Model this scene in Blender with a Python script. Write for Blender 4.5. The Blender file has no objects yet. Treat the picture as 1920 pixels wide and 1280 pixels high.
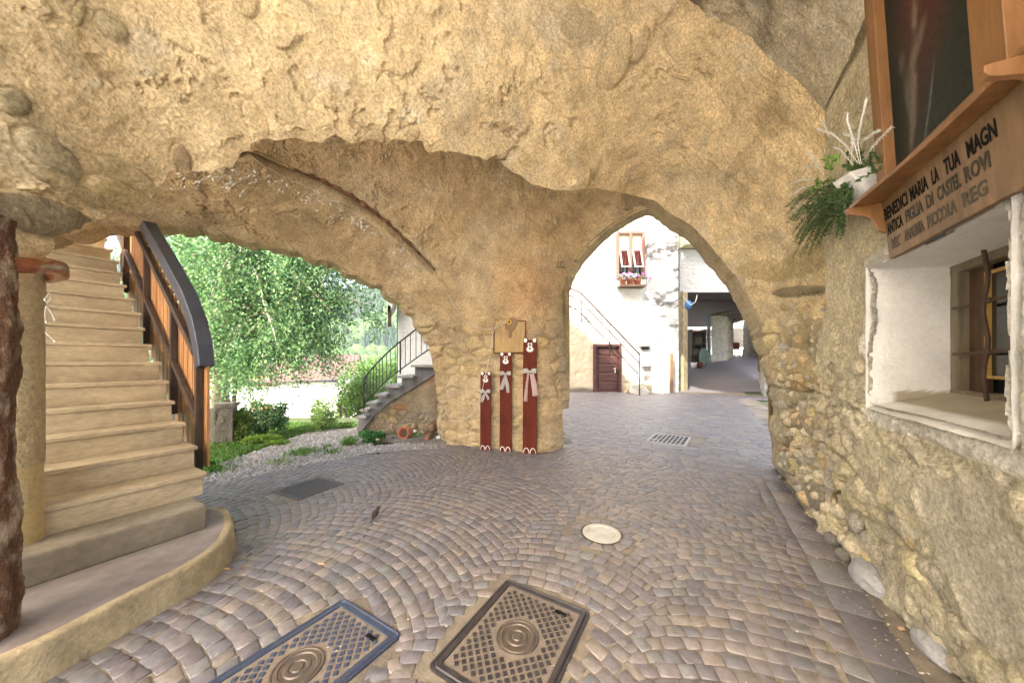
import bpy, bmesh, math, random
import numpy as np
from mathutils import Vector, Matrix, Euler
from mathutils.bvhtree import BVHTree
random.seed(7); rng = np.random.default_rng(7)
S_ = bpy.context.scene
COL = S_.collection
# ------------------------------------------------------------------ camera
F, CX, CY, H = 610.0, 960.0, 678.0, 1.4          # focal length in photo pixels, horizon row, eye height
cam_d = bpy.data.cameras.new('camera'); cam = bpy.data.objects.new('camera', cam_d); COL.objects.link(cam)
cam_d.sensor_width = 36; cam_d.lens = F / 1920 * 36; cam_d.shift_y = (CY - 640) / 1920
cam_d.clip_start = 0.05; cam_d.clip_end = 3000
cam.location = (0, 0, H); cam.rotation_euler = (math.pi / 2, 0, 0); S_.camera = cam
# ------------------------------------------------------------------ light
SUN = Vector((-0.42, -0.60, 0.68)).normalized()   # direction towards the sun
world = bpy.data.worlds.new('World'); S_.world = world; world.use_nodes = True
wn = world.node_tree
sky = wn.nodes.new('ShaderNodeTexSky'); sky.sky_type = 'NISHITA'; sky.sun_disc = False
sky.sun_elevation = math.asin(SUN.z); sky.sun_rotation = math.atan2(SUN.x, SUN.y)
sky.air_density = 1.0; sky.dust_density = 7.0; sky.ozone_density = .6
bg = wn.nodes['Background']; bg.inputs[1].default_value = 0.15
wn.links.new(sky.outputs[0], bg.inputs[0])
sl = bpy.data.lights.new('sun', 'SUN'); sl.energy = 3.2; sl.angle = math.radians(0.5); sl.color = (1, .94, .84)
so = bpy.data.objects.new('sun', sl); COL.objects.link(so)
so.rotation_euler = SUN.to_track_quat('Z', 'Y').to_euler(); so.location = (-10, -14, 30)
S_.view_settings.view_transform = 'Standard'; S_.view_settings.look = 'None'
S_.view_settings.exposure = 2.62; S_.view_settings.gamma = 1; S_.view_settings.use_curve_mapping = False
S_.render.engine = 'CYCLES'; S_.cycles.max_bounces = 10; S_.cycles.diffuse_bounces = 6
S_.cycles.use_denoising = True; S_.cycles.sample_clamp_indirect = 8
# ------------------------------------------------------------------ coordinates
CO, SI = math.cos(math.radians(30)), math.sin(math.radians(30))
def W(u, v, z): return (CO * u + SI * v, -SI * u + CO * v, z)     # street axes -> world
def P(px, py, Y): return ((px - CX) / F * Y, Y, H + (CY - py) / F * Y)
def Pg(px, py, z=0.0): return P(px, py, F * (H - z) / (py - CY))
def dU(px, u): return u / (CO * (px - CX) / F - SI)
def dV(px, v): return v / (SI * (px - CX) / F + CO)
def Pu(px, py, u): return P(px, py, dU(px, u))
def Pv(px, py, v): return P(px, py, dV(px, v))
def UV(p): return (CO * p[0] - SI * p[1], SI * p[0] + CO * p[1])
# ------------------------------------------------------------------ noise
def _hash(ix, iy, iz, s):
    h = (ix * 374761393 + iy * 668265263 + iz * 2147483647 + s * 974634777) & 0xffffffff
    h = ((h ^ (h >> 13)) * 1274126177) & 0xffffffff
    h = ((h ^ (h >> 16)) * 2246822519) & 0xffffffff
    return (h ^ (h >> 15)) & 0xffffffff
def vnoise(p, seed=0):
    p = np.asarray(p, float); i = np.floor(p).astype(np.int64); f = p - i; f = f * f * f * (f * (f * 6 - 15) + 10)
    r = 0
    for dx in (0, 1):
        wx = f[..., 0] if dx else 1 - f[..., 0]
        for dy in (0, 1):
            wy = f[..., 1] if dy else 1 - f[..., 1]
            for dz in (0, 1):
                wz = f[..., 2] if dz else 1 - f[..., 2]
                r = r + wx * wy * wz * (_hash(i[..., 0] + dx, i[..., 1] + dy, i[..., 2] + dz, seed) / 4294967295.0)
    return r * 2 - 1
def fbm(p, oct=4, seed=0, gain=.5):
    p = np.asarray(p, float); a, t, s = 1.0, 0, 0
    for k in range(oct): t = t + a * vnoise(p * 2.03 ** k + 17.3 * k, seed + k); s += a; a *= gain
    return t / s
def voronoi(p, seed=0, jit=.85):
    p = np.asarray(p, float); i = np.floor(p).astype(np.int64)
    f1 = np.full(p.shape[:-1], 9.); f2 = f1.copy(); idr = np.zeros(p.shape[:-1])
    for dx in (-1, 0, 1):
        for dy in (-1, 0, 1):
            for dz in (-1, 0, 1):
                c = i + np.array([dx, dy, dz]); o = []
                for k in range(3): o.append(c[..., k] + .5 + jit * (_hash(c[..., 0], c[..., 1], c[..., 2], seed + 11 * k) / 4294967295.0 - .5))
                d = np.sqrt(sum((o[k] - p[..., k]) ** 2 for k in range(3)))
                hid = _hash(c[..., 0], c[..., 1], c[..., 2], seed + 77) / 4294967295.0
                n = d < f1; f2 = np.where(n, f1, np.minimum(f2, d)); idr = np.where(n, hid, idr); f1 = np.where(n, d, f1)
    return f1, f2, idr
def sstep(a, b, x): t = np.clip((x - a) / (b - a), 0, 1); return t * t * (3 - 2 * t)
class TPS:
    def __init__(s, pts, lam=1e-4):
        q = np.array([(a / 500., b / 500.) for a, b, _ in pts]); y = np.array([c for _, _, c in pts]); n = len(q)
        K = s.k(q, q) + lam * np.eye(n); Pm = np.c_[np.ones(n), q]
        A = np.block([[K, Pm], [Pm.T, np.zeros((3, 3))]]); s.q = q; s.w = np.linalg.solve(A, np.r_[y, 0, 0, 0])
    def k(s, a, b):
        r2 = ((a[:, None] - b[None]) ** 2).sum(-1); return np.where(r2 > 0, r2 * np.log(r2 + 1e-12) * .5, 0)
    def __call__(s, px, py):
        sh = np.shape(px); x = np.c_[np.ravel(px) / 500., np.ravel(py) / 500.]
        return (s.k(x, s.q) @ s.w[:len(s.q)] + np.c_[np.ones(len(x)), x] @ s.w[len(s.q):]).reshape(sh)
def resample(pts, n):
    p = np.array(pts, float); d = np.r_[0, np.cumsum(np.sqrt((np.diff(p[:, :2], axis=0) ** 2).sum(1)))]
    t = np.linspace(0, d[-1], n); return np.stack([np.interp(t, d, p[:, k]) for k in range(p.shape[1])], 1)
# ------------------------------------------------------------------ materials
def new_mat(name):
    m = bpy.data.materials.new(name); m.use_nodes = True; nt = m.node_tree
    return m, nt, nt.nodes['Principled BSDF']
def ramp2(nt, fac, c1, c2, p1=.3, p2=.7):
    r = nt.nodes.new('ShaderNodeValToRGB'); r.color_ramp.elements[0].color = (*c1, 1); r.color_ramp.elements[1].color = (*c2, 1)
    r.color_ramp.elements[0].position = p1; r.color_ramp.elements[1].position = p2; nt.links.new(fac, r.inputs[0]); return r
def mixc(nt, a, b, fac, mode='MIX'):
    m = nt.nodes.new('ShaderNodeMix'); m.data_type = 'RGBA'; m.blend_type = mode
    for s, i in ((a, 6), (b, 7)):
        if isinstance(s, tuple): m.inputs[i].default_value = (*s, 1)
        else: nt.links.new(s, m.inputs[i])
    if isinstance(fac, (int, float)): m.inputs[0].default_value = fac
    else: nt.links.new(fac, m.inputs[0])
    return m.outputs[2]
def noise(nt, scale, detail=6, vec=None, rough=.6, dist=0):
    n = nt.nodes.new('ShaderNodeTexNoise'); n.inputs['Scale'].default_value = scale; n.inputs['Detail'].default_value = detail
    n.inputs['Roughness'].default_value = rough; n.inputs['Distortion'].default_value = dist
    if vec is None:
        tc = nt.nodes.new('ShaderNodeTexCoord'); vec = tc.outputs['Object']
    nt.links.new(vec, n.inputs['Vector']); return n.outputs['Fac']
def bump(nt, b, h, strength=.5, dist=.01, prev=None):
    n = nt.nodes.new('ShaderNodeBump'); n.inputs['Strength'].default_value = strength; n.inputs['Distance'].default_value = dist
    nt.links.new(h, n.inputs['Height'])
    if prev: nt.links.new(prev, n.inputs['Normal'])
    if b: nt.links.new(n.outputs[0], b.inputs['Normal'])
    return n.outputs[0]
def scaled(nt, sx, sy, sz):
    tc = nt.nodes.new('ShaderNodeTexCoord'); mp = nt.nodes.new('ShaderNodeMapping'); mp.inputs['Scale'].default_value = (sx, sy, sz)
    nt.links.new(tc.outputs['Object'], mp.inputs[0]); return mp.outputs[0]
def simple(name, c1, c2=None, scale=6, rough=.7, bs=60, bst=.3, bd=.004, metal=0, stretch=None, spec=.5, detail=6, p=(.3, .7)):
    m, nt, b = new_mat(name); c2 = c2 or tuple(x * .75 for x in c1)
    v = scaled(nt, *stretch) if stretch else None
    f = noise(nt, scale, detail, v); r = ramp2(nt, f, c1, c2, *p)
    f2 = noise(nt, scale * 9, 4, v); g = ramp2(nt, f2, (.82, .82, .82), (1.15, 1.15, 1.15))
    nt.links.new(mixc(nt, r.outputs[0], g.outputs[0], 1.0, 'MULTIPLY'), b.inputs['Base Color'])
    b.inputs['Roughness'].default_value = rough; b.inputs['Metallic'].default_value = metal; b.inputs['Specular IOR Level'].default_value = spec
    if bst: bump(nt, b, noise(nt, bs, 5, v), bst, bd)
    return m
def masonry_mat(name, bs=1.0):
    m, nt, b = new_mat(name)
    at = nt.nodes.new('ShaderNodeAttribute'); at.attribute_name = 'Col'
    n1 = noise(nt, 4, 8, rough=.65); n2 = noise(nt, 45, 6, rough=.7); n3 = noise(nt, 160, 3)
    g1 = ramp2(nt, n1, (.72, .70, .66), (1.22, 1.2, 1.14)) if bs > .9 else ramp2(nt, n1, (.90, .89, .87), (1.06, 1.06, 1.05)); g2 = ramp2(nt, n2, (.70, .68, .64), (1.24, 1.24, 1.24), .36, .62) if bs > .9 else ramp2(nt, n2, (.9, .89, .88), (1.05, 1.05, 1.05), .3, .7)
    c = mixc(nt, at.outputs['Color'], g1.outputs[0], 1.0, 'MULTIPLY'); c = mixc(nt, c, g2.outputs[0], 1.0, 'MULTIPLY')
    sp = ramp2(nt, noise(nt, 26, 8, rough=.78), (.42, .37, .30), (1, 1, 1), .34, .41); c = mixc(nt, c, sp.outputs[0], .7 if bs > .9 else .15, 'MULTIPLY')
    wt = ramp2(nt, noise(nt, 22, 8, rough=.8), (1, 1, 1), (1.32, 1.33, 1.33), .56, .66); c = mixc(nt, c, wt.outputs[0], .8 if bs > .9 else .1, 'MULTIPLY')
    nt.links.new(c, b.inputs['Base Color']); b.inputs['Roughness'].default_value = .95; b.inputs['Specular IOR Level'].default_value = .15
    vo = nt.nodes.new('ShaderNodeTexVoronoi'); vo.inputs['Scale'].default_value = 70; tc = nt.nodes.new('ShaderNodeTexCoord')
    nt.links.new(tc.outputs['Object'], vo.inputs['Vector'])
    a = bump(nt, None, noise(nt, 24, 9, rough=.75), .8 * bs, .022); a = bump(nt, None, vo.outputs['Distance'], .4 * bs, .006, a)
    a = bump(nt, None, noise(nt, 55, 6, rough=.75), .9 * bs, .012, a); bump(nt, b, n2, .7 * bs, .010, a)
    return m
def vcol_mat(name, rough=.6, spec=.5, bs=90, bst=.5, bd=.003, var=.25, nscale=30):
    m, nt, b = new_mat(name); at = nt.nodes.new('ShaderNodeAttribute'); at.attribute_name = 'Col'
    g = ramp2(nt, noise(nt, nscale, 6, rough=.7), (1 - var,) * 3, (1 + var,) * 3)
    nt.links.new(mixc(nt, at.outputs['Color'], g.outputs[0], 1.0, 'MULTIPLY'), b.inputs['Base Color'])
    b.inputs['Roughness'].default_value = rough; b.inputs['Specular IOR Level'].default_value = spec
    bump(nt, b, noise(nt, bs, 6, rough=.65), bst, bd); return m
def leaf_mat(name, c1, c2, tr=.45):
    m, nt, b = new_mat(name); oi = nt.nodes.new('ShaderNodeAttribute'); oi.attribute_name = 'Col'
    nt.links.new(oi.outputs['Color'], b.inputs['Base Color']); b.inputs['Roughness'].default_value = .55
    t = nt.nodes.new('ShaderNodeBsdfTranslucent'); nt.links.new(oi.outputs['Color'], t.inputs[0])
    mx = nt.nodes.new('ShaderNodeMixShader'); mx.inputs[0].default_value = tr
    nt.links.new(b.outputs[0], mx.inputs[1]); nt.links.new(t.outputs[0], mx.inputs[2])
    nt.links.new(mx.outputs[0], nt.nodes['Material Output'].inputs[0]); return m
def wood_mat(name, c1, c2, axis='z', rough=.55, sc=14, spec=.4):
    st = {'z': (sc, sc, 1.2), 'x': (1.2, sc, sc), 'y': (sc, 1.2, sc)}[axis]
    m, nt, b = new_mat(name); v = scaled(nt, *st); f = noise(nt, 1.0, 8, v, .65, .6)
    r = ramp2(nt, f, c1, c2, .35, .65); f2 = noise(nt, 3.0, 4, v); g = ramp2(nt, f2, (.8,) * 3, (1.15,) * 3)
    big = ramp2(nt, noise(nt, 3, 3), (.8,) * 3, (1.1,) * 3)
    c = mixc(nt, r.outputs[0], g.outputs[0], 1.0, 'MULTIPLY'); c = mixc(nt, c, big.outputs[0], 1.0, 'MULTIPLY')
    nt.links.new(c, b.inputs['Base Color']); b.inputs['Roughness'].default_value = rough; b.inputs['Specular IOR Level'].default_value = spec
    bump(nt, b, f, .3, .003); return m
M = {}
M['masonry'] = masonry_mat('rough_plaster_masonry'); M['masonry_soft'] = masonry_mat('soft_plaster', .55)
M['cobble'] = vcol_mat('porphyry', .47, .5, 70, .6, .004, .28, 26)
M['white_plaster'] = simple('white_plaster', (.74, .74, .72), (.62, .60, .55), 3, .9, 40, .5, .01, spec=.2)
M['marble_step'] = simple('stair_stone', (.53, .44, .29), (.33, .26, .165), 2.2, .5, 30, .15, .003, stretch=(1, 1, 3), spec=.4)
M['concrete'] = simple('concrete', (.34, .31, .26), (.22, .20, .17), 3.5, .85, 50, .6, .008)
M['concrete_yellow'] = simple('yellow_concrete', (.44, .36, .21), (.24, .19, .12), 5, .9, 40, .8, .012)
M['column'] = simple('column_render', (.52, .43, .26), (.40, .32, .19), 4, .95, 34, 1.0, .03, spec=.2)
M['column_smooth'] = simple('column_paint', (.55, .42, .17), (.42, .34, .18), 5, .6, 20, .2, .004)
M['dark_wood'] = wood_mat('dark_stained_wood', (.035, .022, .016), (.075, .045, .028))
M['brown_wood'] = wood_mat('brown_board_wood', (.33, .145, .05), (.48, .25, .10))
M['rail_cap'] = simple('handrail_paint', (.055, .065, .095), (.04, .045, .06), 4, .32, 60, .08, .001)
M['shrine_wood'] = wood_mat('shrine_wood', (.17, .072, .022), (.26, .125, .042), 'z', .45, 9)
M['sign_wood'] = wood_mat('sign_wood', (.15, .085, .037), (.22, .13, .06), 'z', .6, 10)
M['red_wood'] = wood_mat('red_brown_wood', (.085, .013, .006), (.13, .024, .011), 'z', .7, spec=.15)
M['plaque_wood'] = wood_mat('plaque_wood', (.30, .19, .08), (.38, .26, .11), 'z', .7, 7)
M['white_paint'] = simple('white_paint', (.80, .79, .76), (.72, .70, .66), 20, .6, 50, .05, .001)
M['black_paint'] = simple('black_paint', (.008, .008, .008), (.012, .012, .012), 20, .9, 50, .05, .001, spec=.08)
M['iron'] = simple('dark_iron', (.03, .03, .034), (.05, .045, .045), 20, .5, 80, .2, .002, metal=.6)
M['rust_iron'] = simple('rusty_iron', (.07, .042, .03), (.115, .07, .042), 20, .75, 80, .6, .004, metal=.3)
M['cast_iron'] = simple('cast_iron', (.055, .052, .06), (.09, .08, .078), 14, .42, 90, .4, .003, metal=.55)
M['sand'] = simple('sand', (.36, .28, .19), (.27, .21, .15), 20, .95, 120, .6, .004)
M['terracotta'] = simple('terracotta', (.50, .17, .08), (.36, .12, .07), 8, .8, 60, .2, .003)
M['bark'] = simple('bark', (.11, .05, .022), (.40, .33, .24), 9, .9, 22, 1.0, .06, stretch=(1, 1, .6), p=(.47, .72))
M['pipe'] = simple('brown_pipe', (.27, .075, .02), (.20, .055, .018), 6, .22, 30, .05, .001, spec=.7)
M['cable'] = simple('white_cable', (.62, .60, .52), None, 20, .5, 50, 0)
M['black_cable'] = simple('black_cable', (.03, .03, .035), None, 20, .5, 50, 0)
M['glass_dark'] = simple('dark_glass', (.012, .014, .014), (.02, .022, .02), 3, .08, 5, .02, .002, spec=.8)
M['ribbon'] = simple('grey_ribbon', (.45, .44, .42), (.34, .33, .33), 90, .9, 200, .3, .002)
M['cloth_check'] = simple('check_ribbon', (.50, .46, .45), (.36, .16, .15), 130, .9, 200, .3, .002)
m, nt, b = new_mat('gravel'); vo = nt.nodes.new('ShaderNodeTexVoronoi'); vo.inputs['Scale'].default_value = 34
tc = nt.nodes.new('ShaderNodeTexCoord'); nt.links.new(tc.outputs['Object'], vo.inputs['Vector'])
r = ramp2(nt, vo.outputs['Color'], (.16, .15, .135), (.40, .37, .33), .2, .8); g = ramp2(nt, noise(nt, 1.2, 5), (.75, .8, .65), (1.1, 1.1, 1.1), .35, .55)
nt.links.new(mixc(nt, r.outputs[0], g.outputs[0], 1.0, 'MULTIPLY'), b.inputs['Base Color']); b.inputs['Roughness'].default_value = .95
bump(nt, b, vo.outputs['Distance'], 1.0, .03); M['gravel'] = m
M['ground'] = simple('meadow_ground', (.07, .12, .03), (.14, .13, .07), .9, .95, 20, .8, .04)
M['mortar'] = simple('joint_sand', (.30, .25, .18), (.10, .085, .07), 1.6, .95, 90, .8, .006)
M['leaf'] = leaf_mat('leaves', 0, 0)
M['birch_bark'] = simple('birch_bark', (.55, .48, .38), (.16, .12, .08), 5, .85, 20, .4, .01, stretch=(1, 1, 4), p=(.5, .72))
M['grey_bark'] = simple('grey_bark', (.16, .13, .09), (.08, .06, .04), 8, .9, 20, .8, .02)
M['roof_tile'] = simple('roof_tile', (.07, .042, .034), (.12, .075, .062), 5, .85, 30, .3, .01)
M['house_wall'] = simple('house_wall', (.78, .77, .73), (.70, .69, .66), 1, .9, 20, .1, .01)
M['purple'] = simple('magenta_petals', (.62, .10, .50), (.45, .05, .42), 30, .6, 40, 0)
M['white_petal'] = simple('white_petals', (.80, .78, .78), None, 30, .6, 40, 0)
M['yellow_wood'] = wood_mat('yellow_window_frame', (.52, .30, .07), (.62, .38, .11))
M['door_wood'] = wood_mat('door_wood', (.06, .022, .018), (.09, .035, .028), 'x', .6, 8)
M['blue'] = simple('blue_plastic', (.03, .16, .42), None, 9, .4, 30, 0)
M['marble'] = simple('white_marble', (.66, .65, .63), (.52, .51, .50), 4, .25, 30, .04, .001, p=(.45, .75))
M['white_box'] = simple('white_metal_box', (.62, .61, .58), (.52, .50, .46), 6, .5, 30, .05, .001)
M['grey_stone'] = simple('grey_stone', (.22, .20, .17), (.12, .11, .09), 6, .9, 25, 1.0, .03)
M['river_stone'] = simple('river_stone', (.42, .36, .25), (.30, .25, .17), 6, .85, 40, .5, .006)
# ------------------------------------------------------------------ object helpers
def absloc(o):
    v = Vector((0, 0, 0))
    while o: v = v + o.location; o = o.parent
    return v
def tag(o, label=None, cat=None, group=None, kind=None):
    if label: o['label'] = label
    if cat: o['category'] = cat
    if group: o['group'] = group
    if kind: o['kind'] = kind
    return o
def thing(name, loc, label, cat, group=None):
    o = bpy.data.objects.new(name, None); COL.objects.link(o); o.location = loc; o.empty_display_size = .1
    return tag(o, label, cat, group)
def link_mesh(name, me, mat, parent=None, origin=None):
    o = bpy.data.objects.new(name, me); COL.objects.link(o)
    if mat: me.materials.append(M[mat] if isinstance(mat, str) else mat)
    if parent: off = absloc(parent); me.transform(Matrix.Translation(-off)); o.parent = parent
    elif origin is not None: me.transform(Matrix.Translation(-Vector(origin))); o.location = origin
    return o
def np_mesh(name, V, Fc, mat, parent=None, col=None, smooth=True, origin=None):
    V = np.asarray(V, float).reshape(-1, 3); me = bpy.data.meshes.new(name)
    if isinstance(Fc, np.ndarray):
        n, k = Fc.shape; me.vertices.add(len(V)); me.vertices.foreach_set('co', V.ravel())
        me.loops.add(n * k); me.loops.foreach_set('vertex_index', Fc.ravel().astype(np.int32))
        me.polygons.add(n); me.polygons.foreach_set('loop_start', np.arange(0, n * k, k, dtype=np.int32))
        me.update(calc_edges=True)
    else: me.from_pydata(V.tolist(), [], Fc)
    if smooth: me.polygons.foreach_set('use_smooth', np.ones(len(me.polygons), bool))
    if col is not None:
        a = me.color_attributes.new('Col', 'FLOAT_COLOR', 'POINT'); c = np.ones((len(V), 4)); c[:, :3] = np.clip(np.asarray(col).reshape(-1, 3), 0, 1)
        a.data.foreach_set('color', c.ravel())
    me.validate(); me.update()
    return link_mesh(name, me, mat, parent, origin)
def grid_faces(n, m, mask=None):
    i, j = np.meshgrid(np.arange(n - 1), np.arange(m - 1), indexing='ij'); a = i * m + j
    f = np.stack([a, a + 1, a + m + 1, a + m], -1)
    if mask is not None: f = f[mask]
    return f.reshape(-1, 4)
class MB:
    def __init__(s): s.v = []; s.f = []
    def add(s, vs, fs):
        o = len(s.v); s.v += [tuple(p) for p in vs]; s.f += [tuple(o + i for i in f) for f in fs]; return s
    def box(s, c, size, rz=0, R=None):
        x, y, z = (k / 2 for k in size); R = R or Matrix.Rotation(rz, 3, 'Z'); c = Vector(c)
        vs = [c + R @ Vector((a * x, b * y, d * z)) for a in (-1, 1) for b in (-1, 1) for d in (-1, 1)]
        return s.add(vs, [(0, 1, 3, 2), (4, 6, 7, 5), (0, 4, 5, 1), (2, 3, 7, 6), (0, 2, 6, 4), (1, 5, 7, 3)])
    def boxuv(s, u0, u1, v0, v1, z0, z1):
        vs = [W(a, b, c) for a in (u0, u1) for b in (v0, v1) for c in (z0, z1)]
        return s.add(vs, [(0, 1, 3, 2), (4, 6, 7, 5), (0, 4, 5, 1), (2, 3, 7, 6), (0, 2, 6, 4), (1, 5, 7, 3)])
    def hexa(s, a, b):            # two quads (4 points each) joined
        return s.add(list(a) + list(b), [(3, 2, 1, 0), (4, 5, 6, 7), (0, 1, 5, 4), (1, 2, 6, 5), (2, 3, 7, 6), (3, 0, 4, 7)])
    def prism(s, pts, ext):
        n = len(pts); e = Vector(ext); vs = [Vector(p) for p in pts] + [Vector(p) + e for p in pts]
        return s.add(vs, [tuple(range(n - 1, -1, -1)), tuple(range(n, 2 * n))] + [(i, (i + 1) % n, n + (i + 1) % n, n + i) for i in range(n)])
    def tube(s, pts, r, n=8, cap=True):
        pts = [Vector(p) for p in pts]; k = len(pts); rs = r if isinstance(r, (list, tuple)) else [r] * k
        up = None; o = len(s.v)
        for i, p in enumerate(pts):
            t = (pts[min(i + 1, k - 1)] - pts[max(i - 1, 0)]).normalized()
            if up is None: up = t.orthogonal().normalized()
            up = (up - t * up.dot(t)).normalized(); b = t.cross(up)
            for j in range(n):
                a = 2 * math.pi * j / n; s.v.append(tuple(p + (up * math.cos(a) + b * math.sin(a)) * rs[i]))
        for i in range(k - 1):
            for j in range(n): s.f.append((o + i * n + j, o + i * n + (j + 1) % n, o + (i + 1) * n + (j + 1) % n, o + (i + 1) * n + j))
        if cap: s.f.append(tuple(o + j for j in range(n - 1, -1, -1))); s.f.append(tuple(o + (k - 1) * n + j for j in range(n)))
        return s
    def lathe(s, prof, c=(0, 0, 0), n=24, R=None):
        o = len(s.v); R = R or Matrix.Identity(3); c = Vector(c)
        for r, z in prof:
            for j in range(n): a = 2 * math.pi * j / n; s.v.append(tuple(c + R @ Vector((r * math.cos(a), r * math.sin(a), z))))
        for i in range(len(prof) - 1):
            for j in range(n): s.f.append((o + i * n + j, o + i * n + (j + 1) % n, o + (i + 1) * n + (j + 1) % n, o + (i + 1) * n + j))
        return s
    def ell(s, c, rad, R=None, nu=12, nv=8, jit=0):
        o = len(s.v); R = R or Matrix.Identity(3); c = Vector(c)
        for i in range(nv + 1):
            t = math.pi * i / nv
            for j in range(nu):
                a = 2 * math.pi * j / nu; q = 1 + (random.uniform(-jit, jit) if 0 < i < nv else 0)
                s.v.append(tuple(c + R @ Vector((rad[0] * math.sin(t) * math.cos(a) * q, rad[1] * math.sin(t) * math.sin(a) * q, rad[2] * math.cos(t)))))
        for i in range(nv):
            for j in range(nu): s.f.append((o + i * nu + j, o + (i + 1) * nu + j, o + (i + 1) * nu + (j + 1) % nu, o + i * nu + (j + 1) % nu))
        return s
    def build(s, name, mat, parent=None, smooth=False, bevel=0, origin=None, sub=0):
        me = bpy.data.meshes.new(name); me.from_pydata(s.v, [], s.f)
        if smooth: me.polygons.foreach_set('use_smooth', np.ones(len(me.polygons), bool))
        me.validate(); me.update(); o = link_mesh(name, me, mat, parent, origin)
        if bevel:
            md = o.modifiers.new('bevel', 'BEVEL'); md.width = bevel; md.segments = 2; md.limit_method = 'ANGLE'
        if sub: md = o.modifiers.new('sub', 'SUBSURF'); md.levels = md.render_levels = sub
        return o
def copy_tree(o, parent=None):
    c = o.copy(); COL.objects.link(c); c.parent = parent
    for ch in list(o.children): copy_tree(ch, c)
    return c
# ================================================================== THE VAULTED BUILDING
bld = thing('vaulted_building', (0, 5, 0), 'old stone passage building with rough ochre plastered vaults over a central pier and two arches', 'building')
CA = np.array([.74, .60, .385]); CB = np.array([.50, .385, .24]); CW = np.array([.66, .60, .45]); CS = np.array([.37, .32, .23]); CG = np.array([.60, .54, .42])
def grid_normals(G):
    du = np.gradient(G, axis=0); dv = np.gradient(G, axis=1); n = np.cross(du, dv)
    n /= np.linalg.norm(n, axis=-1, keepdims=True) + 1e-9
    s = np.sign((n * (G - np.array([0, 0, H]))).sum(-1, keepdims=True)); s[s == 0] = 1
    return -n * s
def rough(p, k=1.0):
    big = fbm(p * 1.5, 3, 3) * .05; med = fbm(p * 5, 4, 9) * .016
    w = p + .06 * np.stack([vnoise(p * 6, 60 + i) for i in range(3)], -1)
    f1 = fbm(w * 2.6, 6, 21, .62); m1 = sstep(-.2, .3, vnoise(p * 2.2 + 31, 8)); led = .030 * sstep(.02, .13, f1) * m1
    pit = -.034 * sstep(.26, .40, fbm(w * 5.1 + 19, 5, 46, .6)) * sstep(-.2, .2, vnoise(p * 1.7 + 3, 81))
    fine = fbm(p * 12, 5, 30, .65) * .017
    return k * (big + med + led + pit + fine)
def rubble(p, scale, seed, amp):
    q = p.copy(); q = q + .12 * np.stack([fbm(p * 3, 2, 50 + i) for i in range(3)], -1)
    f1, f2, idr = voronoi(q * scale, seed); e = f2 - f1
    h = amp * (np.clip(e * 2.6, 0, 1) ** .5) * (.45 + .9 * idr) ; return h, e, idr
def tint(c, idr, k=.22):
    t = np.stack([1 + k * (idr - .5) * 2, 1 + k * (idr - .5) * 1.8, 1 + k * 1.4 * (np.mod(idr * 7.3, 1) - .5)], -1); return c * t
def patch_px(name, lower, upper, tps, n, m, colf, parent, mat='masonry', dispf=None, pw=1.0):
    L = resample(lower, n); U = resample(upper, n); t = np.linspace(0, 1, m)[None, :, None] ** pw
    pp = L[:, None, :2] * (1 - t) + U[:, None, :2] * t; px, py = pp[..., 0], pp[..., 1]
    Y = np.clip(tps(px, py), .9, 12); G = np.stack([(px - CX) / F * Y, Y, H + (CY - py) / F * Y], -1)
    N = grid_normals(G); d, col = dispf(G, px, py); G = G + N * d[..., None]
    o = np_mesh(name, G, grid_faces(n, m), mat, parent, col); return o, G, px, py
# ---- foreground vault (A)
def jag(pts, n, a, seed, key=None):
    r = resample(pts, n); s = np.arange(n) / n
    nn = lambda q, sd: vnoise(np.stack([s * q, s * 0, s * 0], -1), sd)
    r[:, 1] += a * (nn(70, seed) * .9 + nn(190, seed + 1) * .5); r[:, 0] += a * .4 * nn(120, seed + 2); return r
EA = [(-300, 660), (-120, 540), (0, 480), (40, 486), (66, 483), (90, 462), (93, 448), (120, 437), (143, 428), (150, 418), (191, 408), (240, 392), (279, 371), (305, 350), (313, 325), (350, 315), (367, 322), (395, 320), (420, 306), (432, 312), (450, 290), (465, 283), (480, 266), (505, 260), (540, 264), (605, 262), (630, 250), (655, 270), (695, 267), (725, 272), (750, 266), (790, 266), (800, 285), (890, 290), (915, 302), (933, 292), (950, 315), (996, 344), (1046, 358), (1117, 353), (1167, 361), (1200, 370), (1227, 376), (1250, 394), (1299, 424), (1322, 450), (1352, 483), (1378, 516), (1391, 532), (1415, 580), (1438, 630), (1453, 670), (1460, 740), (1466, 810), (1474, 893), (1474, 900)]
EAj = jag([p for p in EA], 900, 7, 5)
k0 = np.searchsorted(np.linspace(0, 1, 900), .55); fade = 1 - sstep(.60, .66, np.linspace(0, 1, 900)); base = resample(EA, 900)
EAj = base * (1 - fade[:, None]) + EAj * fade[:, None]
UA = [(-620, 640), (-760, 480), (-800, 200), (-760, -150), (-500, -360), (-200, -420), (200, -430), (600, -430), (950, -360), (1180, -160), (1300, 0), (1371, 40), (1417, 62), (1442, 96), (1483, 125), (1517, 162), (1545, 205), (1553, 300), (1562, 430), (1574, 500), (1562, 600), (1573, 745), (1575, 850), (1560, 1000), (1558, 1030)]
def yw(px, u=.90): return dU(px, u)
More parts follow.
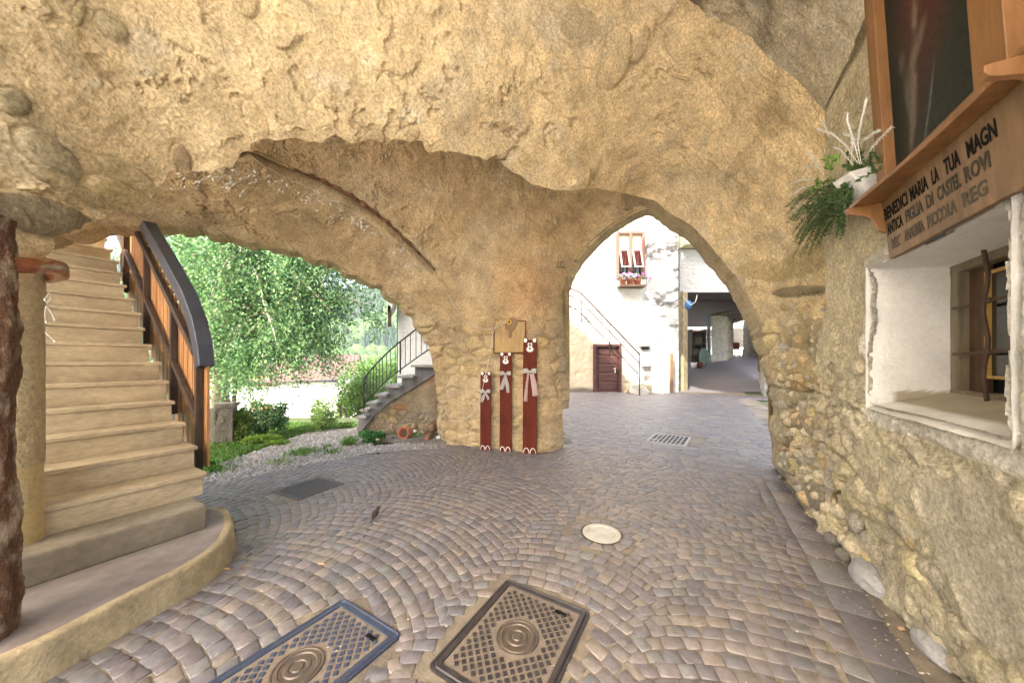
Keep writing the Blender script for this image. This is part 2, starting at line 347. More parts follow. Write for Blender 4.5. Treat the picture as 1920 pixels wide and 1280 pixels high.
tA = TPS([(-300, 640, 1.3), (-120, 540, 1.5), (0, 478, 1.72), (66, 483, 1.85), (143, 430, 2.0), (191, 410, 2.15), (279, 371, 2.35), (313, 323, 2.42), (395, 318, 2.6), (465, 285, 2.75), (505, 260, 2.8), (605, 262, 3.0), (655, 267, 3.1), (750, 272, 3.3), (795, 285, 3.4), (900, 296, 3.65), (950, 317, 3.8), (996, 346, 3.95), (1046, 358, 4.1), (1117, 354, 4.35), (1167, 362, 4.6), (1192, 368, 4.78), (1250, 394, 4.62), (1299, 424, 4.42), (1352, 483, 4.25), (1391, 532, 4.14), (1438, 630, 4.03), (1462, 740, 3.95), (1472, 893, 3.97),
    (0, 300, 1.66), (0, 0, 1.62), (-300, 300, 1.35), (300, 200, 2.25), (300, 0, 2.2), (600, 150, 2.78), (600, 0, 2.6), (900, 200, 3.3), (900, 0, 2.98), (1150, 250, 4.0), (1150, 100, 3.5), (1150, 0, 3.28), (1300, 300, 3.95), (1300, 150, 3.5), (1300, 0, 3.14), (1417, 62, 2.90), (1483, 125, 2.79), (1545, 205, 2.675), (1555, 300, 2.66), (1562, 430, 2.65), (1562, 600, 2.65), (1573, 745, 2.62), (1575, 850, 2.62), (1558, 1010, 2.57),
    (1400, 400, 3.75), (1450, 300, 3.3), (1480, 600, 3.6), (1510, 720, 3.25), (1500, 850, 3.35), (1480, 850, 3.75), (1530, 900, 2.9), (1500, 480, 3.3), (600, -400, 2.25), (0, -400, 1.6), (-600, 0, 1.1), (1180, -150, 2.95), (-600, 500, 1.05), (1530, 960, 2.95), (1505, 940, 3.33)])
STON = [(97, 290, 78, 27, 38, .035, (.38, .33, .22)), (213, 50, 38, 18, 42, .03, (.42, .36, .23)), (228, 372, 70, 34, 25, .035, (.46, .37, .2)), (60, 402, 125, 38, 13, .05, (.20, .17, .12)), (148, 26, 12, 24, 10, .02, (.40, .34, .2)), (470, 12, 16, 22, 5, .03, (.42, .36, .22)), (30, 190, 34, 22, 30, .03, (.26, .23, .15)), (245, 330, 60, 18, 30, .03, (.50, .40, .24)), (130, 350, 85, 15, 28, .03, (.44, .36, .22)), (480, 225, 40, 17, 60, .025, (.48, .38, .22)), (340, 300, 18, 30, -20, .03, (.35, .27, .17)), (630, 255, 26, 12, 30, .03, (.40, .31, .2)), (705, 258, 18, 14, 10, .03, (.38, .30, .2)), (765, 255, 26, 16, -30, .03, (.52, .42, .26)), (1085, 50, 40, 34, 20, .02, (.38, .32, .22)), (1200, 85, 15, 38, 22, .025, (.40, .32, .22)), (1155, 110, 26, 60, 15, .03, (.54, .44, .28)), (1250, 170, 42, 22, -20, .015, (.42, .34, .24)), (1390, 300, 45, 12, -50, .025, (.36, .28, .19)), (1420, 330, 24, 16, 15, .02, (.34, .27, .2)), (1260, 265, 45, 12, -30, .02, (.45, .35, .22)), (1502, 545, 62, 11, -4, .03, (.20, .17, .11)), (1508, 490, 75, 24, -22, .04, (.52, .42, .24)), (1440, 505, 60, 20, 0, .02, (.54, .43, .25)),
    (1500, 690, 52, 36, 12, .08, (.50, .40, .23)), (1538, 622, 34, 26, 30, .06, (.42, .35, .24)), (1500, 630, 36, 24, 0, .05, (.46, .37, .22)), (1470, 810, 24, 27, 10, .09, (.42, .36, .24)), (1480, 745, 20, 18, 0, .07, (.44, .37, .24)), (1522, 720, 16, 13, 0, .06, (.46, .33, .15)), (1485, 870, 22, 26, 0, .09, (.36, .34, .27)), (1520, 865, 16, 11, 10, .07, (.38, .36, .3)), (1535, 800, 22, 20, -30, .07, (.40, .35, .25)), (1500, 790, 20, 16, 0, .07, (.36, .30, .21)), (1530, 930, 22, 34, 0, .07, (.30, .27, .22)), (1497, 720, 14, 12, 0, .06, (.5, .38, .2)), (1545, 660, 16, 22, 0, .06, (.38, .32, .22))]
def stones(px, py, d, col, L):
    for x, y, a, b_, an, h, c in L:
        r = math.radians(an); dx = px - x; dy = py - y; wq = 1 + .22 * vnoise(np.stack([px / 22., py / 22., px * 0 + x], -1), 7); e = wq * ((dx * math.cos(r) + dy * math.sin(r)) / a) ** 2 + ((-dx * math.sin(r) + dy * math.cos(r)) / b_) ** 2
        se = np.sqrt(e); m = sstep(1.0, .86, se); mc = m * (.85 if x < 420 or x > 1430 else .4)
        d = d * (1 - .75 * m) + h * np.clip(1 - e, 0, 1) ** .4 - .010 * np.exp(-((se - 1.07) / .08) ** 2) ; col = col * (1 - mc[..., None]) + np.array(c) * mc[..., None]
    return d, col
def dispA(G, px, py):
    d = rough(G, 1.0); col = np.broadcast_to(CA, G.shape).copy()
    g = fbm(G * 1.1, 4, 61)[..., None]; col = col * (1 + .16 * g) * np.where(True, np.array([1, 1 - .0, 1]), 1)
    gr = sstep(.0, .5, fbm(G * 2.3 + 5, 4, 71))[..., None] * .45; col = col * (1 - gr) + np.array([.52, .47, .37]) * gr
    dk = sstep(.18, .5, fbm(G * 1.6 + 50, 5, 171, .6))[..., None] * .5; col = col * (1 - dk) + np.array([.34, .26, .155]) * dk
    lt = sstep(.2, .45, fbm(G * 3.2 + 90, 5, 181, .6))[..., None] * .45; col = col * (1 - lt) + np.array([.74, .68, .56]) * lt
    # rubble on the lower right pier
    reg = sstep(540, 680, py) * sstep(1380, 1440, px) * .85 + .3 * sstep(250, 600, py) * sstep(1250, 1400, px); reg = np.clip(reg, 0, 1)
    h, e, idr = rubble(G, 5.2, 5, .085); d = d * (1 - .5 * reg) + reg * (h - .03)
    cs = tint(np.array([.50, .44, .31]), idr, .2); mort = sstep(.16, .05, e)[..., None]
    cr = cs * (1 - mort) + np.array([.44, .37, .25]) * mort; col = col * (1 - reg[..., None] * .8) + cr * reg[..., None] * .8
    # reddish worn brick at the jamb foot, darker damp foot
    rd = (sstep(800, 860, py) * sstep(1490, 1470, px))[..., None]; col = col * (1 - .75 * rd) + np.array([.27, .14, .08]) * .75 * rd
    # radial ridges left from the shuttering of the right haunch
    rg = sstep(1150, 1300, px) * sstep(520, 300, py); d = d + rg * .02 * fbm(np.stack([(px * .74 + py * -.67) / 26., (px * .5 + py * .8) / 160., px * 0], -1), 4, 91)
    d, col = stones(px, py, d, col, STON)
    k = sstep(0, .04, np.linspace(0, 1, G.shape[1]))[None, :]; d = d * (.6 + .4 * k)
    return d, col
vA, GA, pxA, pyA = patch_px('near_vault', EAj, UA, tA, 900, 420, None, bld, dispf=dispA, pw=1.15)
# ---- far vault, central pier and arch haunches (B)
def yl(px): return 6.238 / (1 - .605 * (px - CX) / F)
lowB = [(60, 452), (100, 437), (150, 430), (190, 427), (245, 426), (300, 424), (345, 427), (390, 434), (430, 440), (500, 458), (560, 471), (580, 480), (620, 494), (650, 510), (682, 520), (692, 532), (720, 540), (732, 552), (752, 566), (765, 582), (785, 600), (795, 622), (808, 635), (822, 660), (832, 685), (834, 760), (833, 800), (836, 833), (870, 839), (910, 843), (950, 847), (1000, 851), (1046, 849), (1066, 838)]
rightB = [(1068, 800), (1063, 740), (1060, 680), (1058, 620), (1060, 580), (1064, 550), (1080, 510), (1096, 482), (1118, 455), (1140, 433), (1166, 414), (1186, 402), (1222, 388)]
rightB = [(x - 12 * min(1, max(0, (y - 400) / 120)), y) for x, y in rightB]; lowB[-1] = (1056, 840)
n1 = resample(lowB, 760); n2 = resample(rightB, 240)
sj = np.linspace(0, 1, 760); ja = np.where(sj < .86, 1, 0) * 5; n1[:, 1] += ja * vnoise(np.stack([sj * 90, sj * 0, sj * 0], -1), 3) * sstep(0, .1, sj); n1[:, 0] += ja * .8 * vnoise(np.stack([sj * 120, sj * 0 + 4, sj * 0], -1), 4)
LB = np.r_[n1, n2[1:]]
UBn = np.r_[resample([(60, 380), (100, 330), (305, 275), (465, 200), (605, 190), (795, 215), (850, 225)], 500), resample([(850, 225), (950, 250), (1046, 290), (1120, 310)], 260), resample([(1120, 310), (1160, 318), (1215, 340), (1260, 352)], 240)[1:]]
def ypier(px): return 5.55 - .0031 * (px - 835)
cB = [(100, 330, 2.9), (305, 280, 3.0), (465, 200, 3.2), (605, 190, 3.5), (795, 215, 3.9), (950, 250, 4.3), (1046, 290, 4.6), (1120, 310, 4.8), (1200, 330, 5.0), (465, 290, 3.15), (600, 340, 3.7), (720, 420, 4.35), (820, 510, 4.85), (880, 600, 5.2), (760, 300, 4.0), (900, 400, 4.75), (900, 500, 5.05), (1000, 450, 5.0), (1050, 500, 5.3), (1100, 430, 5.3), (1150, 390, 5.2), (1062, 838, 5.33), (1058, 700, 5.33), (1058, 600, 5.38), (1062, 550, 5.42), (1105, 470, 5.35), (1140, 430, 5.25), (1186, 402, 5.1), (1222, 388, 4.98), (1040, 838, 5.1), (1040, 700, 5.08), (1035, 600, 5.1)]
cB += [(p, q, yl(p)) for p, q in ((100, 437), (190, 427), (300, 424), (430, 440), (560, 471), (650, 510), (730, 550), (785, 600), (822, 660), (834, 760), (836, 833))]
cB += [(p, q, ypier(p)) for p in (850, 900, 950, 1000) for q in (660, 760, 846)]
tB = TPS(cB)
CRK = resample([(455, 288), (480, 296), (530, 322), (600, 345), (660, 375), (720, 418), (770, 465), (815, 512)], 60)
def seg_side(px, py, C):
    d = np.full(px.shape, 1e9); sg = np.zeros(px.shape)
    for i in range(len(C) - 1):
        ax, ay = C[i, :2]; bx, by = C[i + 1, :2]; ex, ey = bx - ax, by - ay; t = np.clip(((px - ax) * ex + (py - ay) * ey) / (ex * ex + ey * ey), 0, 1)
        dd = np.hypot(px - ax - t * ex, py - ay - t * ey); s = np.sign(ex * (py - ay) - ey * (px - ax)); n = dd < d; d = np.where(n, dd, d); sg = np.where(n, s, sg)
    return d * sg
def dispB(G, px, py):
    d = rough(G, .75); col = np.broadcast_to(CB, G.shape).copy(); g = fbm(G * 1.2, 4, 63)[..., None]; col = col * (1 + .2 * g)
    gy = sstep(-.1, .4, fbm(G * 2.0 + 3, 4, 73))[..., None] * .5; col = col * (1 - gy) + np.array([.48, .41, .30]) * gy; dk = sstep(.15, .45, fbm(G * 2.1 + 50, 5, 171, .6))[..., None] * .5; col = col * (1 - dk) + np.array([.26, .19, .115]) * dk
    red = (np.exp(-(((px - 985) / 60) ** 2 + ((py - 560) / 90) ** 2)) * .5)[..., None]; col = col * (1 - red) + np.array([.46, .25, .13]) * red
    # block masonry low on the pier
    reg = sstep(540, 660, py) * sstep(1052, 1040, px); q = G * np.array([2.6, 2.6, 5.0]); h, e, idr = rubble(q, 1.0, 8, .06)
    reg = reg * (.45 + .55 * sstep(-.2, .25, fbm(G * 2.2 + 12, 3, 66))); d = d * (1 - .4 * reg) + reg * (h - .03); cs = tint(np.array([.48, .38, .235]), idr, .16); mort = sstep(.12, .03, e)[..., None]
    cr = cs * (1 - mort) + np.array([.38, .31, .2]) * mort; col = col * (1 - reg[..., None] * .8) + cr * reg[..., None] * .8
    s = seg_side(px, py, CRK); w = sstep(1, -1, 0) ; inr = sstep(-60, 0, px - 440) * sstep(900, 800, px)
    d = d + np.where(s > 0, .045, -.02) * inr * np.exp(-np.abs(s) / 80) - .12 * np.exp(-(s / 5.) ** 2) * inr
    # voussoir joints of the right arch
    a = np.degrees(np.arctan2(540 - py, 1250 - px)); vm = sstep(1130, 1050, px * 0 + np.hypot(px - 1230, py - 560) * 0 + px) * 0
    fr = np.linspace(0, 1, G.shape[1])[None, :]; zone = sstep(.16, .13, fr) * (px > 1052) * (py < 700)
    jt = np.abs(np.mod(a / 11.0, 1) - .5); d = d * (1 - .8 * zone) - zone * .03 * np.exp(-((jt) / .03) ** 2); cz = np.array([.47, .38, .25]); col = col * (1 - zone[..., None] * .8) + cz * zone[..., None] * .8
    return d, col
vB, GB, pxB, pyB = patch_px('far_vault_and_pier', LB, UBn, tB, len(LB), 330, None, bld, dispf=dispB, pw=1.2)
# rims: real wall thickness behind both openings, and the outer face up to the roof
def rim(name, edge, ext, top, parent, grow=.0, side=None):
    e = np.array(edge); ext = np.array(ext); n = len(e); rows = [e]
    for k in range(1, 7): rows.append(e + ext * k / 6.)
    G = np.stack(rows, 1); N = grid_normals(G); dd = fbm(G * 9, 4, 31) * .015; dd[:, 0] = 0; G = G + N * dd[..., None]
    if top: t = G[:, -1].copy(); t[:, 2] = top; G = np.concatenate([G, t[:, None]], 1)
    col = np.broadcast_to(np.array([.46, .37, .24]), G.shape) * (1 + .2 * fbm(G * 2, 3, 5)[..., None])
    return np_mesh(name, G, grid_faces(*G.shape[:2]), 'masonry', parent, col)
iL = int(np.argmin(np.abs(LB[:760, 0] - 836) + np.abs(LB[:760, 1] - 833) * 2)); nL = np.array([-.517, .856, 0])
rim('garden_arch_soffit', GB[:iL + 1, 0], nL * .32, 6.2, bld)
iR = 760; rim('court_arch_soffit', GB[iR - 12:, 0], (.5 * .22 + .03, .866 * .22, 0), 6.2, bld)
mR = (EAj[:, 0] > 1190); eR = GA[mR, 0]; inw = (.07 * sstep(760, 620, pyA[mR, 0]) + .01)[:, None]; rim('court_arch_jamb', eR, np.array([[.21, .364, -.01]]) + inw * np.array([[-.866, .5, -.45]]), 6.2, bld)
# ---- side wall with deep window (W) in street axes
def wall_u(v, z): return .92 + .09 * np.clip((1.2 - z) / 1.2, 0, 1) * np.clip((3.6 - v) / 1.5, 0, 1) - .04 * np.clip((v - 3) / .6, 0, 1)
vv = np.linspace(.2, 3.62, 300); zz = np.linspace(-.05, 3.72, 310); VV, ZZ = np.meshgrid(vv, zz, indexing='ij')
V0, V1, Z0, Z1 = 1.80, 2.84, 1.14, 1.965
def wobble(a, s): return .02 * vnoise(np.stack([a * 6, a * 0 + s, a * 0], -1), 88) + .008 * vnoise(np.stack([a * 25, a * 0 + s, a * 0], -1), 89)
inside = (VV > V0 + wobble(ZZ, 1)) & (VV < V1 + wobble(ZZ, 2)) & (ZZ > Z0) & (ZZ < Z1 + .015 * np.sin(VV * 5))
UU = wall_u(VV, ZZ); GW = np.stack([CO * UU + SI * VV, -SI * UU + CO * VV, ZZ], -1); NW = np.array([-CO, SI, 0])
d = rough(GW, 1.15); h, e, idr = rubble(GW * np.array([1, 1, 1.25]), 5.6, 15, .055)
reg = sstep(2.0, 1.2, ZZ) * sstep(1.9, 3.4, VV + .25 * fbm(GW * 2, 3, 7)) + .75 * sstep(.75, .25, ZZ); reg = np.clip(reg, 0, 1)
pat = sstep(.95, .75, np.sqrt(((VV - 2.05) / .42) ** 2 + ((ZZ - .62) / .34) ** 2) + .35 * fbm(GW * 4, 3, 17))   # smooth grey cement patch
reg = reg * (1 - pat) * (.35 + .65 * sstep(-.25, .15, fbm(GW * 2.4 + 40, 3, 107))); d = d * (1 - .25 * reg) + reg * (h - .025); up = sstep(1.95, 2.3, ZZ); d = d * (1 - .7 * pat) * (1 - .45 * up)
col = CW * (1 + .16 * fbm(GW * 1.7, 4, 67)[..., None]); gr = sstep(-.1, .5, fbm(GW * 2.6 + 8, 4, 99))[..., None] * .55; col = col * (1 - gr) + np.array([.55, .52, .43]) * gr
cs = tint(np.array([.47, .42, .315]), idr, .2); col = col * (1 - reg[..., None] * .75) + cs * reg[..., None] * .75; col = col * (1 - pat[..., None]) + np.array([.60, .56, .46]) * pat[..., None]
col = col * (1 - up[..., None] * .6) + np.array([.58, .52, .38]) * up[..., None] * .6
wh = np.minimum(np.minimum(VV - (V0 - .07), V1 + .09 - VV), np.minimum(ZZ - (Z0 - .13), Z1 + .10 - ZZ)); wm = sstep(0, .03, wh + .03 * fbm(GW * 9, 3, 41))[..., None]
col = col * (1 - wm) + np.array([.72, .70, .65]) * wm; d = d * (1 - .7 * wm[..., 0]) + .012 * wm[..., 0]
d = d - .03 * sstep(.06, .0, np.where(inside, 9, np.maximum(np.maximum(V0 - VV, VV - V1), np.maximum(Z0 - ZZ, ZZ - Z1))))
GW = GW + NW * d[..., None]; mk = ~(inside[:-1, :-1] & inside[1:, :-1] & inside[:-1, 1:] & inside[1:, 1:])
np_mesh('side_wall', GW, grid_faces(300, 310, mk), 'masonry', bld, col)
# window embrasure: lofted rings from the wall face inwards
def ring(u, v0, v1, z0a, z1, n=60):
    p = []
    for i in range(n): p.append((v1, z0a + (z1 - z0a) * i / n))
    for i in range(n): p.append((v1 + (v0 - v1) * i / n, z1))
    for i in range(n): p.append((v0, z1 + (z0a - z1) * i / n))
    for i in range(n): p.append((v0 + (v1 - v0) * i / n, z0a))
    p.append(p[0]); return np.array([[u, a, b] for a, b in p])
rings = [ring(.90, V0 - .03, V1 + .03, Z0 - .03, Z1 + .03), ring(.935, V0 - .012, V1 + .012, Z0 - .012, Z1 + .012)] + [ring(.935 + .30 * k / 10, V0, V1 - .01 * k / 10, Z0 + .085 * k / 10, Z1 - .03 * k / 10) for k in range(1, 11)]
R_ = np.stack(rings, 0); G = np.stack([CO * R_[..., 0] + SI * R_[..., 1], -SI * R_[..., 0] + CO * R_[..., 1], R_[..., 2]], -1)
n_ = grid_normals(G); G = G + n_ * (fbm(G * 4, 4, 31) * .010 + fbm(G * 25, 3, 32) * .003)[..., None]
cc = np.broadcast_to(np.array([.74, .73, .70]), G.shape).copy(); sill = (R_[..., 2] < Z0 + .09) & (R_[..., 0] > 1.0)
cc[sill] = [.40, .35, .26]; cc = cc * (1 + .08 * fbm(G * 6, 4, 12)[..., None])
np_mesh('window_embrasure', G, grid_faces(*G.shape[:2]), 'masonry_soft', bld, cc)
wu = 1.235
f = MB(); zb, zt = Z0 + .075, Z1 - .02
f.boxuv(wu - .01, wu + .05, V1 - .075, V1 + .02, zb, zt); f.boxuv(wu - .01, wu + .05, V0 - .02, V0 + .05, zb, zt); f.boxuv(wu - .012, wu + .048, V0 - .02, V1 + .02, zt - .055, zt + .03); f.boxuv(wu - .012, wu + .048, V0 - .02, V1 + .02, zb - .02, zb + .03)
win = f.build('window_frame', wood_mat('weathered_frame', (.13, .10, .06), (.22, .18, .11)), bld, bevel=.004)
MB().boxuv(wu + .03, wu + .05, V1 - .20, V1 - .07, zb + .03, zt - .05).build('dark_side_board', wood_mat('old_brown_board', (.05, .025, .012), (.12, .06, .03)), win)
vf = V1 - .20; fy = MB()
for a0, a1, b0, b1 in ((vf - .02, vf, zb + .1, zt - .09), (V0 + .05, vf - .02, zt - .105, zt - .09), (V0 + .05, vf - .02, zb + .1, zb + .115), (vf - .36, vf - .345, zb + .115, zt - .105)): fy.boxuv(wu + .02, wu + .045, a0, a1, b0, b1)
fy.build('yellow_casement', 'yellow_wood', win)
MB().boxuv(wu + .035, wu + .04, V0 + .05, vf - .02, zb + .115, zt - .105).build('pane', 'glass_dark', win)
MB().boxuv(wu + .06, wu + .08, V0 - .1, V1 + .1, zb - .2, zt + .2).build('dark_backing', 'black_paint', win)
gl = MB(); ug = wu - .03
for k, zb_ in enumerate((zb + .23, zt - .25)):
    gl.tube([W(ug + .006 * math.sin(i * 1.7 + k), V0 - .02 + (V1 - V0 - .055) * i / 12, zb_ + .004 * math.sin(i)) for i in range(13)], .0085, 8)
for k in range(3):
    v = 2.50 - .2 * k; gl.tube([W(ug - .012 +   .006 * math.cos(i * 1.3), v + .004 * math.sin(i * 1.1 + k), zb - .02 + (zt - zb + .03) * i / 12) for i in range(13)], .0085, 8)
    for z in (zb + .23, zt - .25): gl.ell(W(ug - .005, v, z), (.015, .016, .016), jit=.15)
gl.build('iron_grille', 'rust_iron', win, smooth=True)
# ---- upper right vault panel (G) between near vault and side wall
c1 = [(1300, 0), (1371, 40), (1417, 62), (1442, 96), (1483, 125), (1517, 162), (1547, 207)]
c1w = [P(x, y, float(tA(np.array([x]), np.array([y]))[0])) for x, y in c1]
a = resample(np.array([(.0, 3.6, 6.2), (-.6, 3.62, 5.6)])[:1], 1) if False else None
n_s, m_s = 160, 240
c1p = np.array(c1w[::-1]); top = c1p[-1] + (c1p[-1] - c1p[-2]) * 3; c1p = np.vstack([c1p, top])
dd = np.r_[0, np.cumsum(np.linalg.norm(np.diff(c1p, axis=0), axis=1))]; tt = np.linspace(0, dd[-1], n_s); C1 = np.stack([np.interp(tt, dd, c1p[:, k]) for k in range(3)], 1)
C1[:, 1] += .03
ss = np.linspace(0, 1, n_s)                         # each rib starts on the crease and runs towards the viewer, parallel to the wall
start = np.stack([C1[:, 0], C1[:, 1], C1[:, 2]], 1); u0, v0 = UV((start[:, 0], start[:, 1]))
T = np.linspace(0, 1, m_s); Gp = np.zeros((n_s, m_s, 3))
for j, t in enumerate(T):
    v = v0 * (1 - t) + .4 * t; uu = u0 + .0 * t; zq = start[:, 2] + .0 * t
    Gp[:, j] = np.stack([CO * uu + SI * v, -SI * uu + CO * v, zq], 1)
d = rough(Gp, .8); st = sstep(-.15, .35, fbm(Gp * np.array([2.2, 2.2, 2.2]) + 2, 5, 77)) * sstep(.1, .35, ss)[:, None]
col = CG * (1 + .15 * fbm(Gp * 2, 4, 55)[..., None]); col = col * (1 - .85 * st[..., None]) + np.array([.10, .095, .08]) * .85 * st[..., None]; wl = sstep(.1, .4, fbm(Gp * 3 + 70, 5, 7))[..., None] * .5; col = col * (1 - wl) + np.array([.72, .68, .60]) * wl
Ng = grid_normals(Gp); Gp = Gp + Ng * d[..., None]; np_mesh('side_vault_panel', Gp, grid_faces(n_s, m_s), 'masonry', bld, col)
# ---- unseen sun blockers added above the vaults
ZT = 6.2; us = MB()
us.prism([(x, .9, z) for x, z in ((-6, 5.65), (8, 5.65), (8, 12), (-1.5, 12), (-4.96, 15.7), (-6, 15.7))], (0, 3.5, 0)) if True else us.hexa([(-6.0, .9, 5.65), (3.0, .9, 5.65), (5.5, 4.4, 5.65), (-6.0, 4.4, 5.65)], [(-6.0, .9, 9.0), (3.0, .9, 9.0), (5.5, 4.4, 9.0), (-6.0, 4.4, 9.0)])
upper = us.build('shade_mass', 'house_wall', bld)  # unseen mass, its outline shaped to cast the court's diagonal shadow
MB().prism([(x, 2.4, z) for x, z in ((-1.45, 18.8), (-1.2, 16.75), (.33, 15.1), (3.2, 12.02), (9, 12.02), (9, 21), (2, 20))], (0, 2.0, 0)).build('shade_gable', 'house_wall', bld)  # added overhang out of view, shaped to shade the upper court wall
MB().box((-1.0, -1.55, 5.85), (17, 4.88, .4)).build('shade_roof', 'house_wall', bld)  # unseen slab added to keep the sun off the visible floor

# ================================================================== PAVING
def cobbles():
    V, Fc, Cc = [], [], []
    pal = np.array([(.215, .188, .19), (.19, .168, .178), (.235, .205, .20), (.18, .175, .19), (.25, .215, .19), (.215, .19, .178), (.17, .155, .168), (.20, .195, .195)])
    def stone(q, h=0.0, zf=None):
        q = np.array(q, float); c = q.mean(0); 
        q = q + rng.normal(0, .0048, q.shape); dm = np.linalg.norm(q - c, axis=1, keepdims=True); un = (q - c) / dm; out = q - un * .0035; mid = q - un * .005; ins = q - un * .011
        z = h + rng.normal(0, .0013); tl = rng.normal(0, .009, 2); o = len(V)
        for p in out: V.append((*p, z - .03))
        for p in mid: V.append((*p, z - .002 + (p - c) @ tl))
        for p in ins: V.append((*p, z + .001 + (p - c) @ tl))
        for r_ in (0, 4):
            for i in range(4): Fc.append((o + r_ + i, o + r_ + (i + 1) % 4, o + r_ + 4 + (i + 1) % 4, o + r_ + 4 + i))
        Fc.append((o + 8, o + 9, o + 10, o + 11)); cl = pal[rng.integers(len(pal))] * .80 * rng.uniform(.84, 1.16); Cc.extend([cl] * 12)
    def ok(u, v, region):
        X, Y, _ = W(u, v, 0)
        if region == 'near':
            if u > .565 + .0 * v or v > 5.0: return False
            if Y > 6.20 + .605 * X + .04 and X < 1.0 : return False
            if X < -1.9 and Y < 3.0 and plat(X, Y): return False
            if u < -3.25 and v < .95: return False
        for (a, b, c, d_) in RECTS:
            e1 = np.array(b) - a; e2 = np.array(c) - a; p = np.array((X, Y)) - a
            s1 = p @ e1 / (e1 @ e1); s2 = p @ e2 / (e2 @ e2); m1 = d_ / np.linalg.norm(e1); m2 = d_ / np.linalg.norm(e2)
            if -m1 < s1 < 1 + m1 and -m2 < s2 < 1 + m2: return False
        for (x, y, r_) in CIRC:
            if math.hypot(X - x, Y - y) < r_: return False
        return True
    edges = [-8.4, -6.6, -4.8, -3.0, -1.25, -.25, 1.45]
    for e0, e1 in zip(edges[:-1], edges[1:]):
        c = (e0 + e1) / 2; hw = (e1 - e0) / 2; R = hw * 1.7; amax = math.asin(hw / R); rowh = .084
        for k in range(-16, 76):
            v0 = k * rowh - .4; dl_ = .042 / R; aR = amax + (dl_ if k % 2 else -dl_); a = -amax - (-dl_ if k % 2 else dl_)
            while a < aR:
                da = rng.uniform(.074, .112) / R; a2 = min(a + da, aR)
                if a2 - a < .035 / R: break
                pts = []
                for aa, dv in ((a, 0), (a2, 0), (a2, 1), (a, 1)):
                    s_ = R if not dv else rowh * math.cos(aa) + math.sqrt(R * R - (rowh * math.sin(aa)) ** 2)
                    pts.append((c + s_ * math.sin(aa), v0 + s_ * math.cos(aa) - R * .82))
                cu = sum(p[0] for p in pts) / 4; cv = sum(p[1] for p in pts) / 4; a = a2
                if ok(cu, cv, 'near'): stone([W(p[0], p[1], 0)[:2] for p in pts])
    v = -.3                                            # two running courses and the border slabs along the wall
    while v < 4.95:
        L = rng.uniform(.1, .14)
        for i, (ua, ub) in enumerate(((.565, .66),)):
            stone([W(ua, v, 0)[:2], W(ub, v, 0)[:2], W(ub, v + L, 0)[:2], W(ua, v + L, 0)[:2]])
        v += L
    v = -.3
    while v < 4.9:
        L = rng.uniform(.26, .42); sh = .09 * max(0, min(1, (3.6 - v) / 2)) * 0
        stone([W(.668, v, 0)[:2], W(.86, v, 0)[:2], W(.86, v + L - .004, 0)[:2], W(.668, v + L - .004, 0)[:2]]); v += L
    for k in range(2):                                 # threshold course below the court arch
        u = -2.0
        while u < .9:
            L = rng.uniform(.18, .3); stone([W(u, 5.0 + .105 * k, 0)[:2], W(u + L, 5.0 + .105 * k, 0)[:2], W(u + L, 5.1 + .105 * k, 0)[:2], W(u, 5.1 + .105 * k, 0)[:2]]); u += L
    v = 5.22                                           # straight courses across the court
    while v < 16.5:
        L0 = .11 if v < 9 else .15; u = -7.5 + rng.uniform(0, .1)
        while u < 5.6:
            L = rng.uniform(.14, .22) * (1 if v < 9 else 1.3); X, Y, _ = W(u, v, 0)
            if X > .9 and X < 11 and Y > 4 and Y < 15.1 and ok(u, v, 'far') and (u < 1.15 or v > 15): stone([W(u, v, 0)[:2], W(u + L, v, 0)[:2], W(u + L, v + L0, 0)[:2], W(u, v + L0, 0)[:2]])
            u += L
        v += L0
    for (x, y, r_) in CIRC:
        n = 14
        for i in range(n):
            a0, a1 = 2 * math.pi * i / n, 2 * math.pi * (i + 1) / n
            stone([(x + math.cos(t) * q, y + math.sin(t) * q) for t, q in ((a0, .165), (a1, .165), (a1, .255), (a0, .255))])
    return V, Fc, Cc
PLAT = [Pg(x, y, .175)[:2] for x, y in ((0, 1237), (75, 1205), (169, 1156), (262, 1107), (337, 1070), (394, 1036), (424, 1010), (437, 982), (435, 962), (425, 953), (405, 949), (380, 954))]
def plat(X, Y):
    c = False; n = len(PL2)
    for i in range(n):
        x0, y0 = PL2[i]; x1, y1 = PL2[(i + 1) % n]
        if (y0 > Y) != (y1 > Y) and X < (x1 - x0) * (Y - y0) / (y1 - y0) + x0: c = not c
    return c
PL2 = [(-2.2, .6)] + [(x, y) for x, y in PLAT] + [(-3.4, 2.9), (-5, 1.5), (-5, .6)]
g2 = lambda x, y: np.array(Pg(x, y)[:2])
T2, R2, L2 = g2(951, 1085), g2(1108, 1148), g2(801, 1251)
T1, R1 = g2(645, 1122), g2(755, 1190); dl = np.array((-.55, -.835)); L1 = T1 + dl * .74
RECTS = [(T2, R2, L2, .035), (T1, R1, L1, .035), (g2(512, 922), g2(558, 936), g2(598, 895), .04), (g2(1213, 826), g2(1283, 837), g2(1231, 811), .05)]
cx_, cy_ = g2(1128, 999); CIRC = [(cx_, cy_, .28)]
V, Fc, Cc = cobbles()
pav = np_mesh('cobblestone_paving', V, np.array([f for f in Fc]), 'cobble', None, Cc, smooth=False); tag(pav, kind='structure')
jb = MB(); jb.add([(-6, -1, -.009), (2.6, -1, -.009), (4.6, 4.1, -.009), (11, 15.6, -.009), (.9, 15.6, -.009), (.9, 6.6, -.009), (-3.9, 3.9, -.009), (-6, 2.6, -.009)], [tuple(range(8))]); jb.v = [(x, y, -.0055) for x, y, z in jb.v]
tag(jb.build('paving_bed', 'mortar'), kind='structure')
